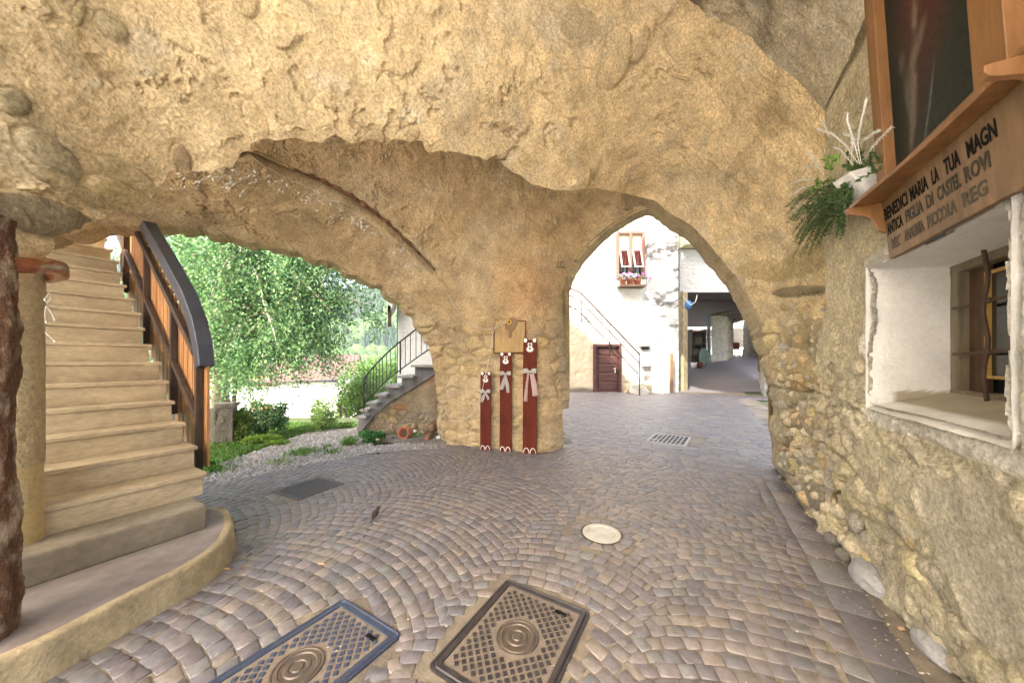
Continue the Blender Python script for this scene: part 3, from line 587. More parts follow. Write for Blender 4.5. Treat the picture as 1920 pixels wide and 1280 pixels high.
tag(MB().add([(-40, -60, -.02), (30, -60, -.02), (30, 1.0, -.02), (-40, 1.0, -.02)], [(0, 1, 2, 3)]).build('bounce_ground', simple('bounce_paving', (.55, .53, .50), (.48, .46, .43), 2, .9, 30, .3, .005)), kind='structure')  # pale sheet added behind the camera to bounce sunlight onto the vaults

# ================================================================== SURFACE LOOK-UP on the masonry
def bvh_of(G):
    n, m = G.shape[:2]; return BVHTree.FromPolygons([tuple(p) for p in G.reshape(-1, 3)], [tuple(int(k) for k in f) for f in grid_faces(n, m)])
bvB = bvh_of(np.array([v.co for v in vB.data.vertices]).reshape(GB.shape)[::2, ::2] + np.array(absloc(bld)))
bvA = bvh_of(np.array([v.co for v in vA.data.vertices]).reshape(GA.shape)[::2, ::2] + np.array(absloc(bld)))
def hit(px, py, off=.01, which='B'):
    o = Vector((0, 0, H)); d_ = (Vector(P(px, py, 1)) - o).normalized(); best = None
    for b in ([bvB] if which == 'B' else [bvA] if which == 'A' else [bvA, bvB]):
        r = b.ray_cast(o, d_)
        if r[0] is not None and (best is None or r[3] < best[3]): best = r
    if best is None: return Vector(P(px, py, float(tB(np.array([px]), np.array([py]))[0])))
    n = best[1]; n = n if n.dot(d_) < 0 else -n; return best[0] + n * off
# ================================================================== IRON COVERS, GRATES, ROUND LID
M['plate_dust'] = simple('plate_dust', (.23, .185, .14), (.15, .125, .10), 14, .85, 90, .5, .004)
M['sky_tint_iron'] = simple('sky_tint_iron', (.05, .07, .13), (.08, .09, .13), 12, .4, 90, .4, .003, metal=.4)  # bluish sky reflection put into the iron's colour
def iron_cover(T, R, L, label, blue):
    T, R, L = map(np.array, (T, R, L)); ex = R - T; ey = L - T; w, l = np.linalg.norm(ex), np.linalg.norm(ey); ex = ex / w; ey = ey / l
    c = T + ex * w / 2 + ey * l / 2; rt = thing('manhole_cover', (c[0], c[1], 0), label, 'manhole cover', 'rectangular iron covers set in the paving')
    q = lambda a, b, z: (c[0] + ex[0] * a + ey[0] * b, c[1] + ex[1] * a + ey[1] * b, z)
    def rr(a, b, r, n=5):
        o = []
        for sx, sy, s0 in ((1, 1, 0), (-1, 1, 90), (-1, -1, 180), (1, -1, 270)):
            for i in range(n + 1): t = math.radians(s0 + 90 * i / n); o.append((sx * (a - r) + r * math.cos(t), sy * (b - r) + r * math.sin(t)))
        return o
    fr = MB(); hw, hl = w / 2, l / 2
    loops = [(rr(hw, hl, .03), -.02), (rr(hw, hl, .03), .006), (rr(hw - .008, hl - .008, .025), .008), (rr(hw - .016, hl - .016, .02), .001), (rr(hw - .022, hl - .022, .02), .008), (rr(hw - .045, hl - .045, .015), .008), (rr(hw - .047, hl - .047, .015), .0)]
    o = 0
    for lp, z in loops: fr.v += [q(a, b, z) for a, b in lp]
    n = len(loops[0][0])
    for k in range(len(loops) - 1):
        for i in range(n): fr.f.append((k * n + i, k * n + (i + 1) % n, (k + 1) * n + (i + 1) % n, (k + 1) * n + i))
    fr.build('frame', 'sky_tint_iron' if blue else 'cast_iron', rt)
    MB().prism([q(a, b, -.012) for a, b in rr(hw - .044, hl - .044, .015)], (0, 0, .013)).build('dusty_plate', 'plate_dust', rt)
    pd = MB(); s = .0245; rc = .112
    for i in range(-14, 15):
        for j in range(-18, 19):
            if (i + j) % 2: continue
            a, b = i * s, j * s
            if abs(a) > hw - .066 or abs(b) > hl - .066 or math.hypot(a, b) < rc + .018: continue
            h_ = s * .68; pd.hexa([q(a + h_, b, -.004), q(a, b + h_, -.004), q(a - h_, b, -.004), q(a, b - h_, -.004)], [q(a + h_ * .8, b, .007), q(a, b + h_ * .8, .007), q(a - h_ * .8, b, .007), q(a, b - h_ * .8, .007)])
    pd.build('tread_pads', 'sky_tint_iron' if blue else 'cast_iron', rt)
    MB().lathe([(.0, .009), (.022, .009), (.026, .003), (.034, .003), (.038, .008), (.052, .008), (.056, .003), (.074, .003), (.078, .008), (.092, .008), (.096, .004), (.100, .008), (.108, .008), (.112, -.003)], (c[0], c[1], 0), 40).build('ringed_hub', simple('worn_iron', (.16, .12, .09), (.10, .085, .075), 16, .5, 90, .3, .002, metal=.4), rt)
    MB().prism([q(a, b, .0015) for a, b in ((.10, -hl + .085), (.165, -hl + .085), (.165, -hl + .105), (.10, -hl + .105))], (0, 0, .0065)).build('key_slot', 'black_paint', rt)
iron_cover(T2, R2, L2, 'grey brown rectangular iron cover with diamond grid and round hub, right one of the pair', 0)
iron_cover(T1, R1, L1, 'rectangular iron cover with diamond grid tinted blue for sky reflection, left one cut by the photo edge', 1)
M['galv'] = simple('galvanised', (.36, .35, .34), (.28, .27, .27), 20, .6, 60, .3, .002)
def grate(a, b, d_, label, nx, ny, mat, bar):
    a, b, d_ = map(np.array, (a, b, d_)); c = (b + d_) / 2; rt = thing('drain_grate', (c[0], c[1], 0), label, 'drain grate')
    ex, ey = b - a, d_ - a; q = lambda s, t, z: (a[0] + ex[0] * s + ey[0] * t, a[1] + ex[1] * s + ey[1] * t, z)
    lx, ly = np.linalg.norm(ex), np.linalg.norm(ey)
    MB().add([q(-.03, -.02, -.0035), q(1.03, -.02, -.0035), q(1.03, 1.02, -.0035), q(-.03, 1.02, -.0035)], [(0, 1, 2, 3)]).build('pit_shade_sheet', 'black_paint', rt)  # flat black sheet painted for the shade down in the pit
    fr = MB(); e = .028
    for s0, s1, t0, t1 in ((-.03, 1.03, -.02, .04), (-.03, 1.03, .96, 1.02), (-.03, .04, .04, .96), (.96, 1.03, .04, .96)): fr.hexa([q(s0, t0, -.02), q(s1, t0, -.02), q(s1, t1, -.02), q(s0, t1, -.02)], [q(s0, t0, .006), q(s1, t0, .006), q(s1, t1, .006), q(s0, t1, .006)])
    fr.build('frame', mat, rt); br = MB()
    for i in range(1, nx):
        s = .04 + .92 * i / nx; br.hexa([q(s - bar, .04, -.01), q(s + bar, .04, -.01), q(s + bar, .96, -.01), q(s - bar, .96, -.01)], [q(s - bar, .04, .003), q(s + bar, .04, .003), q(s + bar, .96, .003), q(s - bar, .96, .003)])
    for j in range(1, ny):
        t = .04 + .92 * j / ny; w_ = bar * lx / ly; br.hexa([q(.04, t - w_, -.01), q(.96, t - w_, -.01), q(.96, t + w_, -.01), q(.04, t + w_, -.01)], [q(.04, t - w_, .0015), q(.96, t - w_, .0015), q(.96, t + w_, .0015), q(.04, t + w_, .0015)])
    br.build('bars', mat, rt)
grate(g2(512, 922), g2(558, 936), g2(598, 895), 'fine slotted dark drain grate in the blue grey cobbles near the garden arch', 22, 26, simple('dull_iron', (.13, .12, .125), (.08, .078, .08), 20, .6, 60, .3, .002, metal=.3), .009)
grate(g2(1213, 826), g2(1283, 837), g2(1231, 811), 'coarse light grey drain grate in the court paving beyond the pointed arch', 8, 5, 'galv', .016)
rt = thing('round_lid', (cx_, cy_, 0), 'round off-white concrete inspection lid ringed by cobbles', 'manhole cover')
MB().lathe([(0.0, .002), (.100, .003), (.104, -.004), (.112, -.004), (.116, .006), (.150, .006), (.153, -.02)], (cx_, cy_, 0), 48).build('lid', simple('pale_concrete', (.52, .50, .45), (.34, .32, .28), 9, .7, 60, .3, .002, p=(.45, .8)), rt)
MB().lathe([(.158, -.02), (.158, .003), (.166, .003), (.166, -.02)], (cx_, cy_, 0), 48).build('rim', 'rust_iron', rt)
# ================================================================== STAIR
stair = thing('stone_staircase', (-2.9, 2.2, 0), 'worn beige stone staircase climbing left from a curved concrete kerb step', 'staircase')
pf = MB(); pts = [(x, y) for x, y in PLAT]; pl = resample([(-2.16, .75), (-2.12, 1.1)] + pts, 90); 
top = [(x, y) for x, y in pl]; inner = [(-5.2, 3.0), (-5.2, .75)]
n = len(top); Gk = []
for i, (x, y) in enumerate(top):
    nx_, ny_ = (top[min(i + 1, n - 1)][1] - top[max(i - 1, 0)][1]), -(top[min(i + 1, n - 1)][0] - top[max(i - 1, 0)][0]); l_ = math.hypot(nx_, ny_) + 1e-6; nx_, ny_ = nx_ / l_, ny_ / l_
    Gk.append([(x + nx_ * o_, y + ny_ * o_, z) for o_, z in ((-.05, .1755), (-.02, .175), (-.006, .171), (.0, .160), (.002, .12), (.006, .08), (.012, .04), (.02, -.02))])
Gk = np.array(Gk); Nn = grid_normals(Gk); Gk[:, 1:] += (Nn * (fbm(Gk * 9, 4, 2) * .012)[..., None])[:, 1:]
np_mesh('kerb_face', Gk, grid_faces(*Gk.shape[:2]), 'concrete_yellow', stair)
tp = MB(); inn = [tuple(Gk[i, 0]) for i in range(n)]; inn = [(x, y, .175) for x, y, z in inn]; tp.add(inn + [(-5.2, 3.0, .175), (-5.2, .75, .175)], [tuple(range(n + 2))])
tp.build('platform_top', simple('platform_cement', (.27, .255, .25), (.16, .13, .115), 1.6, .8, 40, .5, .006), stair)
# concrete first step, then the stone steps
cs = MB(); cs.boxuv(-4.6, -3.15, -.9, .955, .17, .352); cs.build('concrete_step', simple('stained_cement', (.25, .215, .155), (.13, .105, .075), 2.5, .85, 30, .5, .01), stair, bevel=.018)
for k in range(19):
    un, z = -3.40 - .226 * k, .525 + .175 * k; vr = 1.03 + .012 * math.sin(k * 1.7)
    st_ = MB().boxuv(un - .30, un, -1.0, vr, z - .032, z).build('tread', 'marble_step', stair, bevel=.006)
    MB().boxuv(un - .04, un - .016, -1.0, vr - .02, z - .175, z - .034).build('riser', 'marble_step', stair, bevel=.002)
MB().prism([W(-3.50, .985, .36), W(-3.50, .985, .37), W(-7.5, .985, 3.42), W(-7.5, .985, 3.1), W(-3.9, .985, .36)], Vector(W(0, -1.9, 0))).build('stair_body', 'concrete', stair)
# wooden railing outside the flight
rl = thing('wooden_stair_railing', W(-4.2, 1.15, .4), 'brown board stair railing with dark posts and a broad blue black handrail', 'railing')
VR = 1.14
def rp(px, py, dv=0): return Vector(Pv(px, py, VR + dv))
cap = [(384, 688), (380, 650), (371, 606), (352, 556), (322, 500), (285, 436), (255, 384), (225, 332)]
cc_ = MB(); Lr = []
for i, (x, y) in enumerate(cap):
    c = rp(x, y); nx2 = cap[min(i + 1, len(cap) - 1)]; px0 = cap[max(i - 1, 0)]; t = (rp(*nx2) - rp(*px0)).normalized(); s = Vector((SI, CO, 0)); n_ = t.cross(s).normalized()
    Lr.append([c + s * .055 - n_ * .06, c + s * .055 + n_ * .065, c - s * .055 + n_ * .065, c - s * .055 - n_ * .06])
for i in range(len(Lr) - 1): 
    o = len(cc_.v); cc_.v += [tuple(p) for p in Lr[i] + Lr[i + 1]]
    cc_.f += [(o + j, o + (j + 1) % 4, o + 4 + (j + 1) % 4, o + 4 + j) for j in range(4)]
cc_.f += [(3, 2, 1, 0)]; cc_.build('handrail', 'rail_cap', rl, bevel=.008)
def slope_z(u, off): return 1.34 + off + (-3.84 - u) * .80
def bar(u0, u1, off, w_, v0_, v1_, name, mat):
    b_ = MB(); z0_, z1_ = slope_z(u0, off), slope_z(u1, off)
    b_.hexa([W(u0, v0_, z0_), W(u0, v1_, z0_), W(u0, v1_, z0_ + w_), W(u0, v0_, z0_ + w_)], [W(u1, v0_, z1_), W(u1, v1_, z1_), W(u1, v1_, z1_ + w_), W(u1, v0_, z1_ + w_)]); return b_.build(name, mat, rl, bevel=.004)
bar(-3.95, -6.9, .03, .07, 1.09, 1.125, 'upper_rail', 'dark_wood'); bar(-3.86, -6.9, -.50, .06, 1.09, 1.125, 'lower_rail', 'dark_wood')
for k, u in enumerate((-3.87, -4.52, -5.40, -6.25)):
    z1_ = slope_z(u, .10) if k else 1.42; z0_ = .22 if k == 0 else slope_z(u, -1.0)
    MB().boxuv(u - .022, u + .022, 1.09, 1.14, z0_, z1_).build('post', 'dark_wood', rl, bevel=.005)
for k in range(25):
    u = -3.83 - .118 * k; b0, b1 = slope_z(u, -1.12 + (.25 if k < 2 else 0)), slope_z(u, .09)
    if k < 2: b1 = 1.40 + k * .12
    MB().boxuv(u - .048, u + .048, 1.145, 1.165, max(.2, b0), b1).build('board', 'brown_wood', rl, bevel=.002)
# ================================================================== LEFT POST, COLUMN, PIPE
def rough_cyl(name, c, z0, z1, r, mat, parent, seed, amp, n=64, m=160, sq=0, taper=0):
    a = np.linspace(0, 2 * math.pi, n + 1)[:-1]; z = np.linspace(z0, z1, m); A_, Z_ = np.meshgrid(a, z, indexing='ij'); A2 = np.r_[A_, A_[:1]]; Z2 = np.r_[Z_, Z_[:1]]
    base = np.stack([np.cos(A2), np.sin(A2), Z2 * 3], -1); rr_ = r * (1 + taper * (1 - (Z2 - z0) / (z1 - z0))) * (1 + amp * fbm(base * np.array([1.6, 1.6, .9]), 5, seed) + amp * .5 * fbm(base * np.array([6, 6, 3]), 3, seed + 3))
    G = np.stack([c[0] + np.cos(A2) * rr_, c[1] + np.sin(A2) * rr_, Z2], -1); return np_mesh(name, G, grid_faces(n + 1, m), mat, parent, origin=None if parent else (c[0], c[1], z0))
pc = (-2.895, 1.86)
clm = thing('rendered_column', (pc[0], pc[1], .17), 'round rough-rendered ochre column with a smooth yellow foot beside the staircase', 'column')
rough_cyl('shaft', pc, .80, 2.06, .132, 'column', clm, 5, .05); rough_cyl('smooth_foot', pc, .30, .80, .127, 'column_smooth', clm, 6, .02); rough_cyl('broken_base', pc, .16, .30, .120, 'grey_stone', clm, 8, .25)
lg = rough_cyl('bark_post', (-2.36, 1.42), .165, 2.05, .112, 'bark', None, 9, .30, 120, 420); tag(lg, 'dark rough tree trunk post with peeling bark at the left edge', 'wooden post')
pp = MB(); a = Vector(P(20, 496, 1.50)); b = Vector(P(62, 498, 1.70)); c = Vector(P(105, 500, 1.86)); d_ = Vector(P(112, 520, 1.92)); e = Vector(P(80, 560, 1.98)) 
pp.tube([a, b, Vector(P(88, 498, 1.80)), Vector(P(106, 502, 1.87)), Vector(P(110, 514, 1.93)), Vector(P(92, 522, 2.0))], [.038, .040, .043, .045, .040, .03], 20)
pi_ = pp.build('drain_pipe', 'pipe', smooth=True, origin=tuple(c)); tag(pi_, 'short glossy orange brown pipe elbow resting on top of the ochre column', 'pipe')
lwr = thing('light_wire', P(85, 570, 1.8), 'loose ends of thin white fairy light wire hanging beside the ochre column', 'wire')
for pts in (((84, 560), (93, 548), (95, 560), (88, 568), (84, 562)), ((85, 574), (92, 580), (98, 590), (102, 600)), ((86, 575), (84, 590), (86, 604)), ((84, 623), (92, 630), (102, 640))):
    cw = MB(); cw.tube([P(x, y, 1.80) for x, y in pts], .0022, 5); wo = cw.build('wire', 'cable', lwr); MB().ell(P(*pts[-1], 1.80), (.004, .004, .008)).build('bulb', 'white_paint', wo)
# ================================================================== BEAR BOARDS
def bear(bx, by, topy, hw_px, label):
    Yb = F * H / (by - CY); c = Vector(P(bx, by, Yb)); c.y -= .06; c.z = 0; hgt = (by - topy) / F * Yb; hw = hw_px / F * Yb
    rt = thing('bear_board', tuple(c), label, 'wooden bear', 'bear boards leaning on the pier')
    ang = math.radians(-14); R = Matrix.Rotation(ang, 3, 'Z') @ Matrix.Rotation(math.radians(-1.2), 3, 'X')
    q = lambda x, y, z: tuple(c + R @ Vector((x, y, z)))
    def disc(x, z, a, b_, y, th, mb, n=18, t0=0, t1=360): mb.prism([q(x + a * math.cos(math.radians(t)), y, z + b_ * math.sin(math.radians(t))) for t in np.linspace(t0, t1, n + 1)[:-1]], R @ Vector((0, -th, 0)))
    hd = hw * 1.06; ear = hw * .36; zt_ = hgt - ear * .5
    body = MB(); pr = [(-hw, 0), (hw, 0), (hw, zt_ - hw * .8)]
    pr += [(hw * .98, zt_ - hw * .5), (hw * .80, zt_ - hw * .15), (hw * .5, zt_), (-hw * .5, zt_), (-hw * .80, zt_ - hw * .15), (-hw * .98, zt_ - hw * .5), (-hw, zt_ - hw * .8)]
    body.prism([q(x, .0, z) for x, z in pr], R @ Vector((0, -.022, 0))); body.build('board_body', 'red_wood', rt, bevel=.002)
    for sd in (-1, 1):
        er = MB(); disc(sd * hw * .68, zt_ - hw * .05, ear, ear * 1.05, .001, .0235, er); eo = er.build('ear', 'red_wood', rt)
        we = MB(); disc(sd * hw * .66, zt_ - hw * .07, ear * .72, ear * .85, -.0225, .0035, we); we.build('ear_lining', 'white_paint', eo)
    ez = zt_ - hw * .68
    for sd in (-1, 1):
        e = MB(); disc(sd * hw * .18, ez, hw * .15, hw * .28, -.0225, .003, e); eo = e.build('eye', 'white_paint', rt)
        e = MB(); disc(sd * hw * .12, ez - hw * .04, hw * .07, hw * .14, -.0256, .002, e); e.build('pupil', 'black_paint', eo)
        e = MB(); e.tube([q(sd * hw * .48 + hw * .40 * math.cos(math.radians(t)), -.0245, hw * .10 + hw * .72 * math.sin(math.radians(t))) for t in np.linspace(0, 180, 14)], .0065, 6); e.build('paw_outline', 'white_paint', rt, smooth=True)
    e = MB(); disc(0, ez - hw * .66, hw * .50, hw * .40, -.0225, .005, e, 24); eo = e.build('muzzle', 'white_paint', rt)
    e = MB(); disc(0, ez - hw * .55, hw * .17, hw * .13, -.0276, .003, e); e.build('nose', 'black_paint', eo)
    return rt, q, hw, zt_
def ribbon(q, rt, pts, w, mat, name, seed):        # a fluttering strip of cloth
    rs = np.random.default_rng(seed); n = 14; G = []
    p = resample(np.array([(x, z, ww) for x, z, ww in pts]), n)
    for i in range(n):
        x, z, ww = p[i]; j = min(i + 1, n - 1); k = max(i - 1, 0); tx, tz = p[j, 0] - p[k, 0], p[j, 1] - p[k, 1]; l_ = math.hypot(tx, tz) + 1e-6; nx_, nz_ = -tz / l_, tx / l_
        G.append([q(x + nx_ * ww * s, -.034 - .010 * math.cos(s * 7 + i * .5 + seed), z + nz_ * ww * s) for s in np.linspace(-1, 1, 9)])
    o = np_mesh(name, np.array(G), grid_faces(n, 9), mat, rt); md = o.modifiers.new('t', 'SOLIDIFY'); md.thickness = .0025; return o
def bow(q, rt, hw, z, kind):
    m1 = 'ribbon'; r = hw
    ribbon(q, rt, [(0, z, r * .10), (-r * .5, z + r * .18, r * .34), (-r * 1.0, z + r * .10, r * .30)], 0, m1, 'bow_loop', 1)
    ribbon(q, rt, [(0, z, r * .10), (r * .5, z + r * .18, r * .34), (r * 1.0, z + r * .16, r * .32)], 0, m1, 'bow_loop', 2)
    mb = MB().ell(q(0, -.04, z), (r * .2, r * .14, r * .2), jit=.1); mb.build('bow_knot', m1, rt, smooth=True)
    if kind == 0: tails = [((-.05, -.1, .12), (-.35, -1.0, .30), (-.75, -1.9, .26)), ((.1, -.1, .12), (.45, -.9, .22), (.62, -1.4, .2))]; mt = m1
    elif kind == 1: tails = [((-.05, -.1, .12), (-.3, -1.4, .32), (-.75, -2.6, .30)), ((.05, -.1, .12), (.3, -1.6, .28), (.5, -3.1, .26))]; mt = m1
    else: tails = [((-.2, -.1, .14), (-.45, -2.2, .20), (-.62, -4.2, .28)), ((.3, -.2, .3), (.65, -1.8, .40), (.85, -3.4, .44))]; mt = 'cloth_check'
    for k, t in enumerate(tails): ribbon(q, rt, [(a * r, z + b * r, c * r) for a, b, c in t], 0, mt, 'bow_tail', 3 + k)
for bx, by, ty, hp, lab, kd, bz in ((911, 841, 697, 10.0, 'shortest of the three red brown bear boards, with grey bow, left on the pier', 0, 734), (948, 844, 661, 11.0, 'middle sized red brown bear board with long pale grey bow', 1, 701), (993, 848, 635, 13.0, 'tallest red brown bear board with bow and checked ribbon tails', 2, 697)):
    rt, q, hw, zt_ = bear(bx, by, ty, hp, lab); Yb = F * H / (by - CY); bow(q, rt, hw, (by - bz) / F * Yb, kd)
# plaque with sunflower
pr = thing('wooden_plaque', P(956, 632, 5.1), 'blank brown wooden plaque with a small sunflower hung above the bear boards', 'plaque')
ang = math.radians(-16); Rq = Matrix.Rotation(ang, 3, 'Z'); pc_ = Vector(P(956, 632, 5.11))
qq = lambda x, y, z: tuple(pc_ + Rq @ Vector((x, y, z)))
k_ = 5.11 / F
MB().prism([qq(x * k_, 0, z * k_) for x, z in ((-29, -28), (29, -28), (29, 27), (10, 28), (7, 22), (-3, 20), (-8, 26), (-29, 22))], Rq @ Vector((0, -.02, 0))).build('board', 'plaque_wood', pr, bevel=.002)
fr = MB()
for x0, z0, x1, z1 in ((-31, -30, 31, -30), (31, -30, 31, 29), (31, 29, 11, 29), (-31, -30, -31, 23)):
    fr.tube([qq(x0 * k_, -.014, z0 * k_), qq(x1 * k_, -.014, z1 * k_)], .010, 4)
fr.build('frame', 'red_wood', pr)
MB().prism([qq(x * k_, -.021, z * k_) for x, z in ((-8, 24), (-4, 33), (6, 37), (14, 34), (15, 24), (9, 14), (4, 10), (3, -2), (-1, -1), (-2, 12), (-8, 16))], Rq @ Vector((0, -.02, 0))).build('bark_ornament', 'sign_wood', pr, bevel=.003)
sf = MB()
for i in range(16):
    t = 2 * math.pi * i / 16; sf.prism([qq((0 + r * math.cos(t + a)) * k_, -.043, (28 + r * math.sin(t + a)) * k_) for r, a in ((1.6, -.2), (4.6, -.12), (5.4, 0), (4.6, .12), (1.6, .2))], Rq @ Vector((0, -.003, 0)))
sf.build('petals', simple('yellow_petals', (.75, .42, .04), None, 20, .6, 40, 0), pr)
MB().ell(qq(0, -.047, 28 * k_), (.018, .01, .018)).build('flower_eye', 'black_paint', pr, smooth=True)
MB().tube([qq(10 * k_, 0, 60 * k_)] * 1 + [qq(11 * k_, .01, 50 * k_), qq(10 * k_, -.02, 36 * k_)], .004, 5).build('hanger', 'rust_iron', pr)
# cable looping over the pier
def surf_cable(name, pts, r, mat, label, off=.012, n=60, which='B', sag=0):
    p = resample(np.array(pts, float), n); mb = MB(); mb.tube([hit(x, y, off, which) for x, y in p], r, 6); o = mb.build(name, mat, smooth=True, origin=tuple(hit(pts[0][0], pts[0][1], 0, which))); tag(o, label, 'cable'); return o
surf_cable('cable', [(822, 520), (845, 560), (870, 598), (885, 613), (915, 617), (930, 614), (943, 608)], .0045, 'cable', 'thin pale cable running down the haunch to the sunflower plaque', .03)
mb = MB(); mb.tube([Vector(P(x, y, ypier(x) - .16)) for x, y in resample([(932, 612), (925, 620), (921, 650), (912, 695), (901, 745), (893, 765), (880, 780), (865, 790), (850, 788), (838, 776), (834, 760)], 50)], .0045, 6)
tag(mb.build('cable', 'cable', smooth=True, origin=P(920, 650, 5.1)), 'pale cable hanging in a loose loop past the shortest bear board', 'cable')
# rusty shuttering board in the crack of the far vault, twig lights beside it
cr = resample([(470, 288), (500, 300), (545, 325), (600, 347), (655, 376), (715, 418), (768, 466), (812, 510)], 50); G = []
for i, (x, y) in enumerate(cr):
    t = i / 49; a = hit(x, y - 2, .035); w_ = (3 + 7 * math.sin(math.pi * t ** .8)) * (1 + .25 * math.sin(i * 1.9)); b = hit(x + 3 + w_ * .5, y - w_ - 2, .02); G.append([a, a * .5 + b * .5 + Vector((0, -.012, 0)), b])
tag(np_mesh('shuttering_board', np.array([[tuple(p) for p in r] for r in G]), grid_faces(50, 3), simple('rusty_board', (.20, .085, .035), (.10, .05, .03), 14, .9, 40, .8, .01), origin=tuple(G[25][0])), 'thin curved rusty brown board wedged in the crack of the far vault', 'board')
fl = thing('twig_fairy_lights', tuple(hit(600, 360, 0)), 'string of tiny unlit white lights and twigs pinned along the far vault crack', 'string lights')
w1 = MB(); w1.tube([hit(x, y, .022) for x, y in resample([(470, 296), (490, 312), (530, 332), (580, 352), (620, 372), (670, 400), (720, 432), (770, 478), (812, 522)], 70)], .0035, 5)
bl = []; rs = random.Random(3)
for i in range(96):
    t = rs.random(); x = 330 + 470 * t; y0 = np.interp(x, [320, 400, 480, 600, 700, 760, 810], [328, 322, 318, 362, 420, 470, 515]); y = y0 + abs(rs.gauss(0, 1)) * (16 if x < 560 else 10) + 4
    a = hit(x, y, .012); b = hit(x + rs.uniform(-14, 14), y + rs.uniform(-10, 12), .03); c_ = b + Vector((rs.uniform(-.04, .04), rs.uniform(-.02, 0), rs.uniform(-.04, .04)))
    w1.tube([a, b, c_], .0024, 4); bl.append([c_, c_ + Vector((rs.uniform(-.03, .03), 0, rs.uniform(-.03, .01)))])
w1.build('wire', 'cable', fl); 
for q_ in bl: MB().tube(q_, .0055, 5).build('bulb', 'white_paint', fl)
# house number on the arch
def stroke(pts): 
    w1 = MB(); w1.tube([hit(x, y, .004) for x, y in pts], .009, 4); return w1
hn = MB()
for s in ([(1045, 489), (1046, 491), (1046, 500)], [(1053, 490), (1050.5, 494), (1051, 499), (1054, 501), (1057, 498), (1057, 492), (1053, 490)], [(1042, 501), (1060, 502.5)]):
    m_ = stroke(s); hn.add(m_.v, m_.f)
hn.build('house_number', simple('faded_paint', (.16, .13, .09), None, 20, .9, 40, 0), bld)
# ================================================================== SHRINE ON THE SIDE WALL
UWL = .905
shr = thing('devotional_shelf', W(.8, 2.2, 2.25), 'orange brown wooden shelf and lettered board above the deep window', 'wall shelf')
sh = MB(); zs = 2.262; pts = [(.93, 2.60), (.745, 2.60), (.735, 2.56)] + [(.735 + .05 * math.sin(math.pi * min(1, t * 1.0)), 2.5 - 1.5 * t) for t in np.linspace(.05, .7, 8)] + [(.78, 1.1), (.93, 1.1)]
sh.prism([W(u, v, zs) for u, v in pts], (0, 0, .022)); sh.build('shelf', 'shrine_wood', shr, bevel=.005)
bd = MB(); bd.hexa([W(UWL - .022, 2.53, 1.95), W(UWL, 2.53, 1.95), W(UWL, 1.2, 1.95), W(UWL - .022, 1.2, 1.95)], [W(UWL - .052, 2.53, 2.26), W(UWL - .03, 2.53, 2.26), W(UWL - .03, 1.2, 2.26), W(UWL - .052, 1.2, 2.26)])
bd.build('lettered_board', 'sign_wood', shr, bevel=.002)
def bracket(v):
    prof = [(.0, 0), (.16, 0), (.16, -.02), (.15, -.035), (.125, -.045), (.09, -.055), (.06, -.08), (.045, -.12), (.03, -.15), (.0, -.165)]
    MB().prism([W(UWL - .03 - a, v, zs - .001 + b) for a, b in prof], Vector(W(0, -.026, 0))).build('bracket', 'shrine_wood', shr, bevel=.003)
bracket(2.553); bracket(1.53)
Rt = Matrix(((-SI, -0.0, -CO), (-CO, 0.0, SI), (0, 1, 0)))        # text x runs towards the viewer, text y up, normal out of the wall
def text(s, v0, v1, z, h, mat, sh_=.0):
    cu = bpy.data.curves.new('lettering', 'FONT'); cu.body = s; cu.size = 1; cu.extrude = .01; cu.offset = .028; cu.resolution_u = 3
    o = bpy.data.objects.new('lettering', cu); COL.objects.link(o); bpy.context.view_layer.update(); w_ = o.dimensions.x
    me = bpy.data.meshes.new_from_object(o.evaluated_get(bpy.context.evaluated_depsgraph_get())); bpy.data.objects.remove(o)
    hh = max(v.co.y for v in me.vertices); kx = (v0 - v1) / w_; ky = h / hh
    for vt in me.vertices:
        x, y, zz_ = vt.co; zc = z + y * ky; uo = UWL - .022 - .03 * (zc - 1.95) / .31 - .0012 - .0008 * (zz_ > 0); vt.co = W(uo, v0 - x * kx, zc)
    me.update(); return link_mesh('lettering', me, mat, shr)
fad = simple('faded_lettering', (.045, .04, .025), (.02, .018, .012), 40, .8, 40, 0); fad2 = simple('very_faded_lettering', (.05, .045, .03), (.075, .065, .045), 60, .8, 40, 0)
text('BENEDICI', 2.515, 2.295, 2.155, .062, 'black_paint'); text('MARIA', 2.27, 2.135, 2.155, .062, 'black_paint'); text('LA', 2.105, 2.06, 2.155, .062, 'black_paint'); text('TUA', 2.02, 1.93, 2.155, .062, 'black_paint'); text('MAGN', 1.895, 1.755, 2.155, .062, 'black_paint')
text('ANTICA', 2.505, 2.355, 2.075, .058, 'black_paint'); text('FIGLIA', 2.33, 2.19, 2.075, .058, fad); text('DI', 2.165, 2.115, 2.075, .058, fad); text('CASTEL', 2.085, 1.945, 2.075, .058, fad); text('ROVI', 1.925, 1.80, 2.075, .058, fad)
text('DELL\'', 2.485, 2.40, 1.992, .054, fad2); text('ANAUNIA', 2.36, 2.20, 1.992, .054, fad2); text('PICCOLA', 2.175, 1.99, 1.992, .054, fad2); text('REG', 1.955, 1.83, 1.992, .054, fad2)
